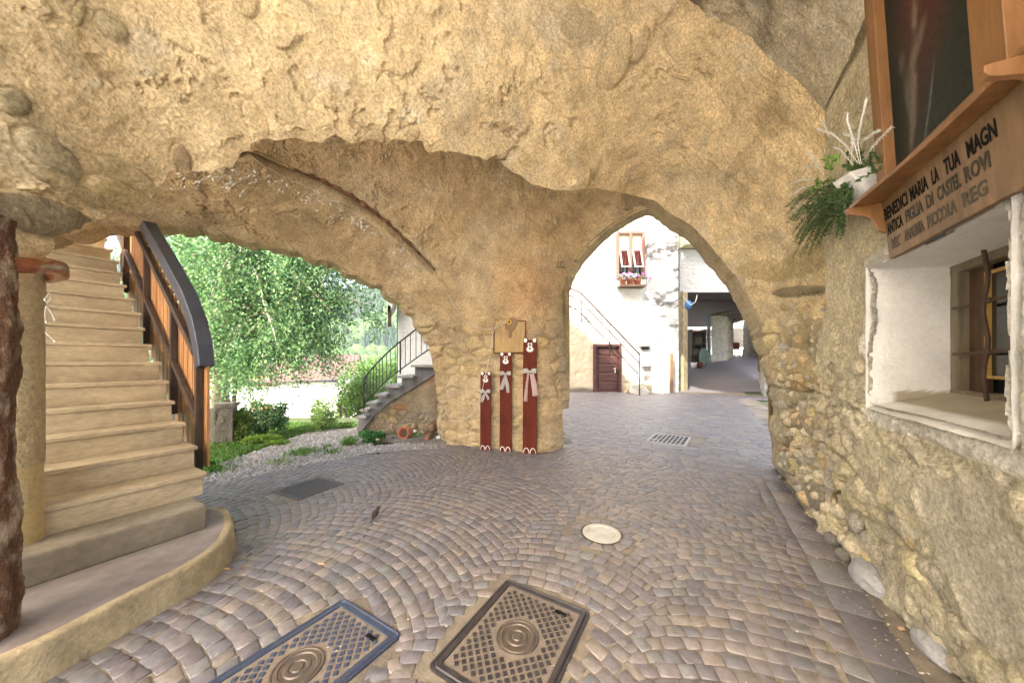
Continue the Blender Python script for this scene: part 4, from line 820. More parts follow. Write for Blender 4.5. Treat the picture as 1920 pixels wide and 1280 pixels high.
# picture above the shelf
pic = thing('framed_picture', W(.88, 2.2, 2.3), 'dark old oil picture in a plain orange wood frame standing on the shelf', 'picture')
def leanu(z): return .875 - .05 * (z - 2.29)
def slab(v0, v1, z0, z1, t0, t1, name, mat, bev=.003):
    return MB().hexa([W(leanu(z0) - t1, v0, z0), W(leanu(z0) - t0, v0, z0), W(leanu(z0) - t0, v1, z0), W(leanu(z0) - t1, v1, z0)], [W(leanu(z1) - t1, v0, z1), W(leanu(z1) - t0, v0, z1), W(leanu(z1) - t0, v1, z1), W(leanu(z1) - t1, v1, z1)]).build(name, mat, pic, bevel=bev)
slab(2.46, 2.37, 2.29, 3.7, 0, .06, 'frame_stile', 'shrine_wood'); slab(1.76, 1.62, 2.29, 3.7, 0, .06, 'frame_stile', 'shrine_wood'); slab(2.37, 1.76, 3.62, 3.7, 0, .06, 'frame_head', 'shrine_wood'); slab(2.37, 1.76, 2.29, 2.34, 0, .05, 'frame_foot', 'shrine_wood')
m, nt, b = new_mat('dark_oil_painting'); at = nt.nodes.new('ShaderNodeAttribute'); at.attribute_name = 'Col'
nt.links.new(mixc(nt, at.outputs['Color'], ramp2(nt, noise(nt, 40, 6), (.7,) * 3, (1.3,) * 3).outputs[0], 1.0, 'MULTIPLY'), b.inputs['Base Color']); b.inputs['Roughness'].default_value = .6; b.inputs['Specular IOR Level'].default_value = .15
nv, nz = 110, 220; v_ = np.linspace(2.372, 1.758, nv); z_ = np.linspace(2.335, 3.62, nz); Va, Za = np.meshgrid(v_, z_, indexing='ij'); ua = .875 - .05 * (Za - 2.29) - .02
G = np.stack([CO * ua + SI * Va, -SI * ua + CO * Va, Za], -1); x = (2.372 - Va) / .574; z = (Za - 2.335) / 1.285
col = np.ones(G.shape) * np.array([.030, .040, .032]); nz_ = fbm(np.stack([x * 4, z * 7, x * 0], -1), 5, 3)
def blob(cx2, cz2, a, b_, an, c, k):
    global col
    dx = x - cx2 + .05 * nz_; dz = z - cz2 + .03 * nz_; r = math.radians(an); e = ((dx * math.cos(r) + dz * math.sin(r)) / a) ** 2 + ((-dx * math.sin(r) + dz * math.cos(r)) / b_) ** 2; w = (k * np.exp(-e ** 1.5))[..., None]; col = col * (1 - w) + np.array(c) * w
blob(.55, .58, .35, .28, 15, (.16, .035, .03), .9); blob(.45, .30, .3, .10, 50, (.09, .03, .03), .7); blob(.3, .14, .12, .035, 60, (.30, .25, .18), .8); blob(.34, .26, .10, .05, 80, (.34, .27, .19), .8); blob(.27, .22, .05, .10, 20, (.25, .21, .16), .7); blob(.42, .36, .12, .03, 20, (.33, .26, .18), .7); blob(.40, .46, .06, .04, 60, (.34, .28, .2), .8); blob(.50, .12, .16, .012, 50, (.30, .29, .25), .7); blob(.20, .38, .05, .03, 0, (.22, .18, .13), .6); blob(.45, .66, .09, .05, 70, (.32, .27, .2), .7)
np_mesh('canvas', G, grid_faces(nv, nz), m, pic, col * .48)
# marble planter and its plants
pla = thing('marble_planter', W(.8, 2.66, 2.35), 'white marble wedge shaped planter on the wall beside the wooden shelf', 'planter')
tops = [W(.92, 2.585, 2.505), W(.745, 2.585, 2.49), W(.70, 2.70, 2.49), W(.90, 2.86, 2.50)]
bots = [W(.92, 2.60, 2.27), W(.86, 2.60, 2.27), W(.83, 2.70, 2.27), W(.90, 2.82, 2.27)]
MB().hexa(bots, tops).build('marble_box', 'marble', pla, bevel=.003)
def leaves(name, C, D, ln, wd, cols, mat, parent=None, origin=None, seed=1, droop=0):
    C = np.asarray(C, float); n = len(C); r = np.random.default_rng(seed); D = np.asarray(D, float); D = D / (np.linalg.norm(D, axis=1, keepdims=True) + 1e-9)
    u = r.normal(size=(n, 3)); u -= (u * D).sum(1, keepdims=True) * D; u /= np.linalg.norm(u, axis=1, keepdims=True) + 1e-9
    L = (ln * r.uniform(.6, 1.3, n))[:, None]; Wd = (wd * r.uniform(.7, 1.2, n))[:, None]; V = np.stack([C, C + D * L * .45 + u * Wd, C + D * L, C + D * L * .45 - u * Wd], 1)
    cols = np.array(cols); k = r.integers(len(cols), size=n); c = cols[k] * r.uniform(.75, 1.25, (n, 1)) * (1 + .55 * fbm(C * 1.4, 3, seed))[:, None]; c = np.repeat(c[:, None], 4, 1)
    return np_mesh(name, V, np.arange(n * 4).reshape(n, 4), mat, parent, c, smooth=False, origin=origin)
rs = np.random.default_rng(12)
def frond(start, dirv, L, n, droop, side, ln=.03, dens=3):
    C, D, S = [], [], []; p = np.array(start, float); d_ = np.array(dirv, float); d_ /= np.linalg.norm(d_)
    for i in range(n):
        p = p + d_ * L / n; d_ = d_ + np.array([0, 0, -droop / n]); d_ /= np.linalg.norm(d_); S.append(tuple(p))
        for _ in range(dens): q = d_ * .6 + rs.normal(0, side, 3); C.append(p.copy()); D.append(q)
    return C, D, S
C, D = [], []; stem = MB()
for i in range(84):
    x0 = rs.uniform(1500, 1600); y0 = rs.uniform(330, 400); st0 = np.array(Pu(1590 + rs.uniform(-25, 10), 355 + rs.uniform(-20, 25), .74)); tgt = np.array(Pu(rs.uniform(1478, 1590), rs.uniform(335, 440) , .74 + rs.uniform(-.02, .12)))
    c1_, d1_, s1_ = frond(st0, tgt - st0, np.linalg.norm(tgt - st0), 26, .35, .6, dens=5); C += c1_; D += d1_; stem.tube(s1_[::5], .0018, 4)
for i in range(16):
    st0 = np.array(Pu(1600 + rs.uniform(-10, 60), 318, .82)); tgt = st0 + rs.normal(0, .05, 3) + np.array([0, 0, .05]); c1_, d1_, s1_ = frond(st0, tgt - st0, .10, 14, .5, .5, dens=4); C += c1_; D += d1_
cy = thing('planter_greenery', tuple(Pu(1580, 360, .74)), 'trailing green conifer sprigs spilling from the white marble planter', 'plant')
leaves('sprigs', C, D, .020, .0042, [(.10, .18, .06), (.15, .26, .08), (.06, .12, .05)], 'leaf', cy, seed=4); stem.build('stems', 'grey_bark', cy)
C, D = [], []
for cx3, cy3 in ((1553, 300), (1530, 345), (1556, 318), (1522, 355), (1570, 300)):
    c = np.array(Pu(cx3, cy3, .70))
    for k in range(10): C.append(c + rs.normal(0, .004, 3)); D.append(rs.normal(0, 1, 3) + np.array([-.3, -.6, .3]))
leaves('broad_leaves', C, D, .045, .010, [(.14, .30, .05), (.20, .36, .07)], 'leaf', cy, seed=5)
tw = thing('snowy_twigs', tuple(Pu(1620, 300, .78)), 'white frosted decorative twigs sticking out of the marble planter', 'decoration')
TW = [[(1615, 308), (1608, 268), (1612, 240), (1625, 185)], [(1612, 308), (1600, 262), (1588, 225), (1590, 212)], [(1608, 305), (1585, 272), (1560, 250), (1527, 242)], [(1600, 310), (1575, 280), (1562, 276)], [(1618, 300), (1645, 265), (1672, 238)], [(1545, 328), (1528, 305), (1512, 312), (1508, 316)], [(1535, 312), (1525, 295), (1515, 288)], [(1530, 335), (1500, 338), (1475, 348)], [(1530, 345), (1505, 352), (1482, 368)], [(1596, 300), (1600, 258), (1582, 250)], [(1555, 258), (1545, 232), (1541, 228)], [(1613, 270), (1635, 252), (1650, 245)]]
for k, p in enumerate(TW):
    uu = .74 - .02 * (k % 3); pts = [Pu(x, y, uu) for x, y in resample(np.array(p, float), 14)]; rads = [.0012 + (.0035 if (k not in (4, 11)) else .001) * (i / 13) ** 1.2 * (1 + .3 * math.sin(i * 2.3)) for i in range(14)]
    MB().tube(pts, rads, 7).build('twig', 'white_paint', tw, smooth=True)
FC, FD = [], []
for k, p in enumerate(TW):
    for x, y in resample(np.array(p, float), 60)[18:]:
        for _ in range(7): FC.append(np.array(Pu(x, y, .74 - .02 * (k % 3))) + rs.normal(0, .0022, 3)); FD.append(rs.normal(0, 1, 3))
leaves('frost', FC, FD, .009, .0015, [(.8, .8, .78), (.72, .72, .70)], 'leaf', tw, seed=9)
MB().tube([W(.90, 2.72, 2.46), W(.80, 2.66, 2.47), W(.72, 2.64, 2.44)], [.012, .01, .006], 6).build('soil_root', 'grey_bark', tw)
# dead leaf, sparrow, pebbles
bdp = Vector(Pg(703, 976)); sp = thing('sparrow', tuple(bdp), 'small dark sparrow standing on the cobbles in front of the pier', 'bird')
b_ = MB(); R = Matrix.Rotation(math.radians(25), 3, 'Z') @ Matrix.Rotation(math.radians(28), 3, 'Y')
prof = [(.002, -.052), (.010, -.040), (.020, -.022), (.026, -.004), (.027, .010), (.022, .024), (.015, .034), (.0135, .040), (.0165, .047), (.0165, .055), (.011, .063), (.001, .066)]
b_.lathe(prof, bdp + Vector((0, 0, .062)), 20, R); bo = b_.build('body', simple('sparrow_feathers', (.02, .014, .010), (.045, .03, .02), 60, .9, 150, .4, .002), sp, smooth=True)
hd = bdp + Vector((0, 0, .062)) + R @ Vector((0, 0, .055))
MB().lathe([(.006, 0), (.003, .007), (.0005, .014)], hd + R @ Vector((0.008, 0, .008)), 8, R).build('beak', 'black_paint', sp)
MB().prism([bdp + Vector((0, 0, .062)) + R @ Vector(p) for p in ((-.006, -.008, -.04), (-.006, .008, -.04), (-.003, .011, -.085), (-.003, -.011, -.085))], R @ Vector((.004, 0, 0))).build('tail', 'dark_wood', sp)
for s in (-1, 1):
    f0 = bdp + Vector((.004 + s * .006, -s * .014, .042)); f1 = bdp + Vector((.008 + s * .010, -s * .018, .003)); lg_ = MB().tube([f0, (f0 + f1) / 2 + Vector((-.004, 0, 0)), f1], .0016, 5)
    for a in (-35, 0, 35, 180): lg_.tube([f1, f1 + Vector((math.cos(math.radians(a - 20)) * .014, math.sin(math.radians(a - 20)) * .014, -.001))], .0011, 4)
    lg_.build('leg', simple('sparrow_leg', (.16, .09, .06), None, 20, .6, 40, 0), sp, smooth=True)
C = [Pg(602, 1057, .004), Pg(1690, 1178, .006), Pg(425, 1066, .004), Pg(1452, 915, .01)]
for k, c in enumerate(C[:3]):
    l_ = MB().prism([Vector(c) + Vector((math.cos(t) * (.022, .016)[k % 2], math.sin(t) * .011, .004 * math.sin(3 * t))) for t in np.linspace(0, 2 * math.pi, 9)[:-1]], (0, 0, .002))
    tag(l_.build('dead_leaf', simple('dry_leaf', (.55, .38, .2), (.4, .2, .1), 30, .8, 40, 0), origin=c), ('curled pale dead leaf lying on the cobbles left of centre', 'dry orange leaf lying at the foot of the right side wall', 'pale dead leaf beside the curved kerb step')[k], 'leaf')
# stones along the foot of the side wall
fs = [((1633, 1085), 55, 34, 55, 'river_blue'), ((1750, 1215), 50, 26, 40, 'river_blue'), ((1560, 1010), 20, 14, 30, 'g'), ((1700, 1150), 26, 14, 45, 'g'), ((1580, 1040), 18, 12, 30, 'g'), ((1465, 895), 7, 5, 0, 'g'), ((1525, 958), 14, 9, 40, 'g'), ((1650, 1150), 9, 6, 30, 'g')]
lb_ = ['large pale blue grey foot stone at the base of the side wall', 'flat blue grey stone at the wall base nearest the viewer', 'small dark stone at the wall base behind the large pale one', 'brown grey stone at the wall base between the two pale ones', 'little stone touching the far side of the large pale foot stone', 'tiny stone at the foot of the court arch jamb', 'dark stone at the wall foot near the court arch jamb', 'pebble below the large pale foot stone']
blu = simple('blue_grey_stone', (.36, .36, .36), (.26, .25, .25), 9, .85, 30, .8, .01)
def rock(name, c, rad, rz, mat, seed, parent=None, nu=56, nv=40):
    t = np.linspace(0, 2 * math.pi, nu); ph = np.linspace(0, math.pi, nv); T_, Ph = np.meshgrid(t, ph, indexing='ij'); n = np.stack([np.sin(Ph) * np.cos(T_), np.sin(Ph) * np.sin(T_), np.cos(Ph)], -1)
    k = 1 + .22 * fbm(n * 1.6 + seed, 3, seed) + .06 * fbm(n * 6 + seed, 3, seed + 1); k = np.minimum(k, 1.06 + .1 * vnoise(n * 1.2 + seed * 2, 5)); q = n * k[..., None] * np.array(rad)
    cz, sz = math.cos(rz), math.sin(rz); q = np.stack([q[..., 0] * cz - q[..., 1] * sz, q[..., 0] * sz + q[..., 1] * cz, q[..., 2]], -1) + np.array(c)
    return np_mesh(name, q, grid_faces(nu, nv), mat, parent, origin=None if parent else tuple(c))
for i, ((p, a, b, an, kk), lb) in enumerate(zip(fs, lb_)):
    c = Vector(Pg(p[0], p[1], .02)); k = c.y / F; tag(rock('foot_stone', c, (a * k * .95, b * k * .8, b * k * .8), math.radians(62), blu if kk != 'g' else 'grey_stone', 3 + i * 5), lb, 'stone', 'stones along the foot of the side wall')
# ================================================================== GROUND, GARDEN, HILL
def hz(x, y):
    x = np.asarray(x, float); y = np.asarray(y, float); gar = sstep(-1.0, -2.5, x + .0 * y) 
    yy = y - .35 * np.clip(-x - 4, 0, 20) * 0
    drop = -5.2 * sstep(8.2, 19, yy) - 6 * sstep(22, 70, yy)
    D_ = np.hypot(x, y); brg = np.degrees(np.arctan2(x, y))
    ridge = np.interp(brg, [-75, -60, -45, -32, -25, -20, -10, 20], [60, 66, 62, 58, 60, 72, 90, 120]) * .95
    hill = (ridge + 10) * sstep(85, 330, D_) + 6 * fbm(np.stack([x / 40., y / 40., x * 0], -1), 4, 5) * sstep(90, 200, D_)
    return (drop + hill) * sstep(-1.0, -2.5, x / (1 + np.clip(y - 20, 0, 1e9) * .0)) * np.where(y > 5, 1, 0) * 1.0 - .06
def axis(a, b, n, c0, w): t = np.linspace(-1, 1, n); return c0 + np.sinh(t * w) / np.sinh(w) * np.where(t < 0, c0 - a, b - c0)
X_ = axis(-420, 420, 260, -4, 5.0); Y_ = axis(-250, 620, 300, 6, 5.0); XX, YY = np.meshgrid(X_, Y_, indexing='ij')
gn = np_mesh('ground', np.stack([XX, YY, hz(XX, YY)], -1), grid_faces(260, 300), 'ground', smooth=True); tag(gn, kind='structure')
def on_ground(p): return Vector((p[0], p[1], float(hz(p[0], p[1]))))
gp = [g2(x, y) for x, y in ((382, 897), (395, 872), (440, 858), (480, 845), (530, 826), (575, 811), (620, 804), (668, 802), (674, 812), (700, 835), (760, 829), (836, 831), (836, 839), (700, 848), (560, 874), (480, 892), (400, 906))]
MBg = MB().add([(x, y, -.004) for x, y in gp], [tuple(range(len(gp)))]); tag(MBg.build('gravel_path', 'gravel'), kind='structure')
# loose gravel on the path
rs = np.random.default_rng(5); V, Fc, Cc = [], [], []
def inpoly(x, y, poly):
    c = False; n = len(poly)
    for i in range(n):
        x0, y0 = poly[i]; x1, y1 = poly[(i + 1) % n]
        if (y0 > y) != (y1 > y) and x < (x1 - x0) * (y - y0) / (y1 - y0) + x0: c = not c
    return c
k = 0
while k < 5200:
    x, y = rs.uniform(-5.2, -1.0), rs.uniform(3.8, 7.2)
    if not inpoly(x, y, gp): continue
    k += 1; r = rs.uniform(.006, .02) * (1 if rs.random() < .9 else 1.8); o = len(V); cl = np.array([(.40, .38, .35), (.30, .28, .26), (.22, .19, .165), (.46, .43, .38)][rs.integers(4)])
    for q in ((1, 0, 0), (0, 1, 0), (-1, 0, 0), (0, -1, 0)): a = rs.uniform(.7, 1.2); V.append((x + q[0] * r * a, y + q[1] * r * a, 0))
    V.append((x, y, r * .8))
    Fc += [(o, o + 1, o + 4), (o + 1, o + 2, o + 4), (o + 2, o + 3, o + 4), (o + 3, o, o + 4)]; Cc += [cl] * 5
tag(np_mesh('loose_gravel', V, np.array(Fc), 'cobble', None, Cc, smooth=False), 'pale loose gravel on the garden path', 'gravel', kind='stuff')
def blades(name, pts, h, w, cols, label, cat, kind='stuff', seed=1, lean=.35):
    r = np.random.default_rng(seed); n = len(pts); P0 = np.array([tuple(on_ground(p)) if len(p) == 2 else p for p in pts]); a = r.uniform(0, 6.28, n); hh = h * r.uniform(.4, 1.3, n); ww = w * r.uniform(.6, 1.2, n)
    d = np.stack([np.cos(a), np.sin(a), a * 0], 1); ln = np.stack([r.normal(0, lean, n), r.normal(0, lean, n), np.ones(n)], 1) * hh[:, None]
    V = np.stack([P0 - d * ww[:, None], P0 + d * ww[:, None], P0 + ln * .6 + d * ww[:, None] * .7, P0 + ln + np.stack([r.normal(0, .2, n) * hh, r.normal(0, .2, n) * hh, a * 0], 1)], 1)
    c = np.array(cols)[r.integers(len(cols), size=n)] * r.uniform(.7, 1.3, (n, 1)); c = np.repeat(c[:, None], 4, 1)
    return tag(np_mesh(name, V, np.arange(4 * n).reshape(n, 4), 'leaf', None, c, smooth=False), label, cat, kind=kind)
GR = [(.10, .22, .03), (.15, .30, .05), (.07, .15, .03), (.20, .30, .08)]
def area(poly, n, r):
    xs = [p[0] for p in poly]; ys = [p[1] for p in poly]; o = []
    while len(o) < n:
        x, y = r.uniform(min(xs), max(xs)), r.uniform(min(ys), max(ys))
        if inpoly(x, y, poly): o.append((x, y))
    return o
bank = [g2(x, y) for x, y in ((375, 905), (384, 880), (440, 856), (480, 843), (530, 824), (575, 810), (620, 802), (668, 800), (668, 792), (540, 792), (430, 800), (375, 830))]
blades('garden_grass', area(bank, 17000, rs), .09, .005, GR, 'short bright grass beside the gravel path', 'grass', seed=2)
tf = []
for cx4, cy4, s, n in ((400, 866, .10, 260), (392, 882, .10, 300), (580, 846, .09, 220), (560, 852, .07, 160), (520, 868, .06, 80), (626, 848, .05, 60), (655, 822, .05, 60), (612, 838, .04, 30)):
    c = g2(cx4, cy4); tf += [(c[0] + rs.normal(0, s * 1.6), c[1] + rs.normal(0, s), .0) for _ in range(n)]
blades('path_weeds', tf, .06, .005, GR, 'small tufts of weed along the edge of the paving', 'weeds', seed=3)
# ---- trees
def trunk_mesh(pts, r0, r1, mb, n=10): mb.tube(pts, [r0 + (r1 - r0) * i / (len(pts) - 1) for i in range(len(pts))], n)
def crown(limbs, n_str, L, leaf, seed, droop=1.0, spread=.35, per=26, jit=.05):
    r = np.random.default_rng(seed); C, D, tw_ = [], [], MB(); w_ = np.array([len(l) for l in limbs], float); w_ /= w_.sum()
    for k in range(n_str):
        l = limbs[r.choice(len(limbs), p=w_)]; t = r.uniform(.25, 1) ** .8 * (len(l) - 1); i = int(t); i = min(i, len(l) - 2); p = np.array(l[i]) * (1 - (t - i)) + np.array(l[i + 1]) * (t - i)
        p = p + r.normal(0, spread * .35, 3); a = r.uniform(0, 6.28); d = np.array([math.cos(a) * .9, math.sin(a) * .9, r.uniform(-.1, .5)]); Ls = L * r.uniform(.4, 1.25); st = Ls / per; tr = [tuple(p)]
        for j in range(per):
            p = p + d * st; d = d + np.array([0, 0, -droop * 2.2 / per]) + r.normal(0, .05, 3); d /= np.linalg.norm(d); tr.append(tuple(p))
            for _ in range(2): C.append(p + r.normal(0, jit, 3)); D.append(d * .5 + r.normal(0, .6, 3) + np.array([0, 0, -.35]))
        if k % 3 == 0: tw_.tube(tr[::6], .004, 3, cap=False)
    return C, D, tw_
def limb(p, d, L, n, droop, r):
    o = [tuple(p)]; p = np.array(p, float); d = np.array(d, float); d /= np.linalg.norm(d)
    for i in range(n): p = p + d * L / n; d = d + np.array([r.normal(0, .08), r.normal(0, .08), -droop / n]); d /= np.linalg.norm(d); o.append(tuple(p))
    return o
BG = [(.08, .19, .08), (.12, .26, .09), (.18, .33, .12), (.05, .13, .06), (.26, .40, .17)]
r = np.random.default_rng(21)
b0 = np.array(P(400, 770, 8.6)); bt = thing('birch_tree', tuple(b0), 'weeping birch with pale trunk and hanging green foliage outside the garden arch', 'tree')
tr = [b0 + np.array([0, 0, -.6]), b0 + np.array([.02, 0, .8]), np.array(P(405, 650, 8.6)), np.array(P(412, 575, 8.6)), np.array(P(425, 520, 8.7)), np.array(P(440, 440, 8.8)), np.array(P(450, 340, 8.9)), np.array(P(455, 240, 9.0))]
tm = MB(); trunk_mesh([tuple(p) for p in tr], .16, .05, tm, 12); limbs = [[tuple(q) for q in tr[4:]]]
tips = [(470, 500), (540, 470), (600, 520), (640, 560), (560, 560), (330, 480), (350, 560), (500, 620), (480, 430), (560, 400), (620, 470), (380, 420), (300, 420), (450, 640), (530, 660), (330, 640), (590, 600), (520, 520), (430, 480), (610, 440), (650, 600), (640, 520), (600, 640), (640, 660), (570, 680), (480, 690), (420, 680), (360, 680), (440, 700), (500, 710), (540, 705), (590, 690), (400, 710), (470, 730), (560, 715), (380, 640), (620, 690), (480, 560), (390, 600), (560, 620)]
for k, (x, y) in enumerate(tips):
    s = tr[3 + k % 4] + np.array([0, 0, r.uniform(-.3, .2)]); e = np.array(P(x, y - 45, 8.6 + r.uniform(-1.4, 1.6))); L = np.linalg.norm(e - s); l = limb(s, e - s + np.array([0, 0, L * .35]), L * 1.05, 8, .75, r); limbs.append(l); trunk_mesh(l, .045, .012, tm, 6)
tm.build('trunk', 'birch_bark', bt, smooth=True)
C, D, tw_ = crown(limbs, 1750, 1.6, .06, 5, 1.0, .75, 24, .08); tw_.build('twigs', 'grey_bark', bt)
leaves('crown', C, D, .075, .026, BG, 'leaf', bt, seed=6)
def bush(name, c, rad, n, cols, label, cat, ln=.06, wd=.022, seed=1, trunk=None, group=None, mat='leaf'):
    r = np.random.default_rng(seed); rt = thing(name, tuple(c), label, cat, group); cl = 14; cen = np.array(c) + np.array([0, 0, rad[2]]) + r.uniform(-1, 1, (cl, 3)) * np.array(rad) * .65; C = []
    for k in range(n): q = r.normal(0, 1, 3); q /= np.linalg.norm(q); C.append(cen[r.integers(cl)] + q * np.array(rad) * .42 * r.uniform(.55, 1.05))
    C = np.array(C); C[:, 2] = np.maximum(C[:, 2], c[2]); D = r.normal(0, 1, (n, 3)) + (C - np.array(c)) / np.linalg.norm(rad)
    leaves('foliage', C, D, ln, wd, cols, mat, rt, seed=seed + 1); mb = MB()
    for k in range(7): mb.tube([tuple(c), tuple((np.array(c) + cen[k]) / 2 + r.normal(0, .05, 3) * rad[0]), tuple(cen[k])], [.05 * rad[2], .03 * rad[2], .01 * rad[2]], 5)
    mb.build('stems', 'grey_bark', rt); return rt
bush('tree', P(432, 790, 11.5), (1.6, 1.4, 1.9), 7000, BG, 'dark leafy tree with a short thick trunk behind the birch', 'tree', .09, .035, 31)
bush('shrub', Pg(492, 817), (.42, .32, .34), 2400, BG, 'low leafy shrub in front of the white house window', 'shrub', .06, .022, 32)
bush('shrub', Pg(452, 826), (.15, .15, .30), 1300, [(.16, .26, .05), (.24, .32, .08)], 'yellow green shrub beside the mossy gate pillar', 'shrub', .05, .018, 33)
bush('shrub', P(668, 800, 12.0), (1.2, .8, 1.0), 5200, [(.20, .34, .08), (.28, .42, .12), (.14, .26, .06)], 'sunny light green bushes behind the curved outdoor stair', 'shrub', .10, .04, 34)
bush('shrub', P(720, 790, 14.0), (1.8, .9, 1.4), 5200, [(.20, .34, .08), (.26, .40, .12), (.12, .24, .06)], 'tall pale green shrub seen through the iron stair railing', 'shrub', .12, .045, 35)
bush('shrub', Pg(606, 806), (.26, .26, .33), 900, [(.24, .38, .10), (.32, .45, .14)], 'thin young green shrub in front of the white house wall', 'shrub', .07, .02, 36)
bush('clipped_hedge', Pg(503, 831), (.42, .16, .075), 3000, [(.20, .36, .04), (.26, .42, .06)], 'low bright green clipped hedge at the end of the garden path', 'hedge', .035, .014, 37)
bush('leafy_weed', Pg(695, 828), (.22, .16, .12), 1500, [(.06, .17, .05), (.09, .24, .06)], 'dark green leafy clump at the foot of the curved outdoor stair', 'plant', .05, .02, 38)
bush('leafy_weed', Pg(655, 834), (.14, .08, .05), 500, [(.16, .32, .06)], 'light green creeping weed at the path edge left of the stair foot', 'plant', .04, .015, 39)
bush('leafy_weed', Pg(396, 882), (.12, .08, .07), 500, [(.12, .30, .06)], 'fresh green weeds at the foot of the wooden stair railing', 'plant', .04, .018, 40)
# forest on the hill
r = np.random.default_rng(8); V, Fc, Cc = [], [], []; N_ = 5200
for k in range(N_):
    br = math.radians(r.uniform(-62, -17)); D_ = r.uniform(105, 345); x, y = math.sin(br) * D_, math.cos(br) * D_; z = float(hz(x, y)); con = fbm(np.array([[x / 30., y / 30., 0]]), 2, 3)[0] > -.02
    h = r.uniform(5, 9) * (1.3 if con else .9); w = h * (.26 if con else .55); o = len(V); cl = np.array([(.02, .05, .03), (.03, .065, .03)][r.integers(2)] if con else [(.06, .115, .035), (.085, .14, .045), (.045, .09, .03)][r.integers(3)]) * r.uniform(.8, 1.2)
    n = 6; rings_ = [(1.0, .10), (.72, .35), (.55, .38), (.35, .7), (.02, 1.0)] if con else [(.5, .1), (1.0, .35), (.95, .6), (.6, .88), (.05, 1.0)]
    for rr_, zz_ in rings_:
        for j in range(n): a = 6.283 * j / n + r.uniform(-.2, .2); q = r.uniform(.75, 1.2); V.append((x + math.cos(a) * w * rr_ * q, y + math.sin(a) * w * rr_ * q, z + h * zz_ + r.uniform(-.2, .2)))
    for i in range(len(rings_) - 1):
        for j in range(n): Fc.append((o + i * n + j, o + i * n + (j + 1) % n, o + (i + 1) * n + (j + 1) % n, o + (i + 1) * n + j))
    Cc += [cl] * (n * len(rings_))
tag(np_mesh('hillside_forest', V, np.array(Fc), vcol_mat('forest', .9, .1, 3, .8, .3, .3, 1.5), None, Cc, smooth=False), 'pale green mixed forest covering the hillside behind the garden', 'forest', kind='stuff')
# ---- gate pillar, wall, white house, wooden stake
gw = thing('garden_wall', Pg(400, 832), 'low dark mossy stone garden wall ending in a square pillar', 'wall')
def rough_box(name, c, s, mat, parent, amp=.02, seed=1, rz=0, n=14):
    G = []; x, y, z = s[0] / 2, s[1] / 2, s[2]
    per = [(-x, -y), (x, -y), (x, y), (-x, y), (-x, -y)]; p = resample(np.array([(a, b, 0) for a, b in per]), n * 4 + 1)[:, :2]; Rz = np.array([[math.cos(rz), -math.sin(rz)], [math.sin(rz), math.cos(rz)]])
    rows = [(1, t) for t in np.linspace(0, z, n)] + [(.6, z + .005), (.02, z + .01)]
    G = np.array([[(*(Rz @ (q * k)), t) for k, t in rows] for q in p]) + np.array(c); Nn = np.stack([G[..., 0] - c[0], G[..., 1] - c[1], (G[..., 2] - c[2] - z / 2) * .5], -1); Nn /= np.linalg.norm(Nn, axis=-1, keepdims=True) + 1e-6
    G = G + Nn * (fbm(G * 6, 4, seed) * amp * 2)[..., None]; return np_mesh(name, G, grid_faces(*G.shape[:2]), mat, parent)
gc = Pg(426, 828); rough_box('pillar', gc, (.22, .24, .62), 'grey_stone', gw, .015, 3, .5); rough_box('pillar_cap', (gc[0], gc[1], .62), (.28, .30, .06), 'grey_stone', gw, .01, 4, .5); rough_box('wall_run', (gc[0] - .62, gc[1] - .12, 0), (1.0, .2, .58), 'grey_stone', gw, .03, 5, .3)
hs = thing('white_house', P(540, 800, 22), 'white rendered house with brown tiled roof and orange window frames below the birch', 'house')
YH = 20.0; f_ = lambda x, y, Y=YH: Vector(P(x, y, Y)); zb_ = -8.0
gl_ = f_(430, 716); gr_ = f_(664, 716)
MB().hexa([(gl_.x, YH, zb_), (gr_.x, YH, zb_), (gr_.x + 1, YH + 7, zb_), (gl_.x, YH + 7, zb_)], [(gl_.x, YH, gl_.z), (gr_.x, YH, gr_.z), (gr_.x + 1, YH + 7, gr_.z), (gl_.x, YH + 7, gl_.z)]).build('wall', 'house_wall', hs)
ev0, ev1 = f_(424, 722, 19.6), f_(668, 712, 19.6); rg0, rg1 = f_(470, 664, 23.5), f_(672, 666, 23.5); G = []
for i in range(120):
    t = i / 119; a = ev0.lerp(ev1, t); b = rg0.lerp(rg1, t); z_ = .05 * abs(math.sin(i * math.pi / 4)); row = []
    for j in range(24): s = j / 23; row.append(tuple(a.lerp(b, s) + Vector((0, 0, z_ + .03 * (1 - (s * 12) % 1)))))
    G.append(row)
np_mesh('roof', np.array(G), grid_faces(120, 24), 'roof_tile', hs, smooth=False)
MB().prism([rg1 + Vector((.02, 0, .1)), rg1 + Vector((.02, 0, -.2)), ev1 + Vector((0, 0, -.2)), ev1 + Vector((0, 0, .1))], (.12, .0, 0)).build('barge_board', 'dark_wood', hs)
MB().prism([rg1, rg1 + Vector((.05, 0, -2.5)), f_(684, 735, 27), f_(682, 697, 27)], (.1, .1, 0)).build('gable', simple('gable_boards', (.16, .12, .09), None, 8, .8, 20, .2), hs)
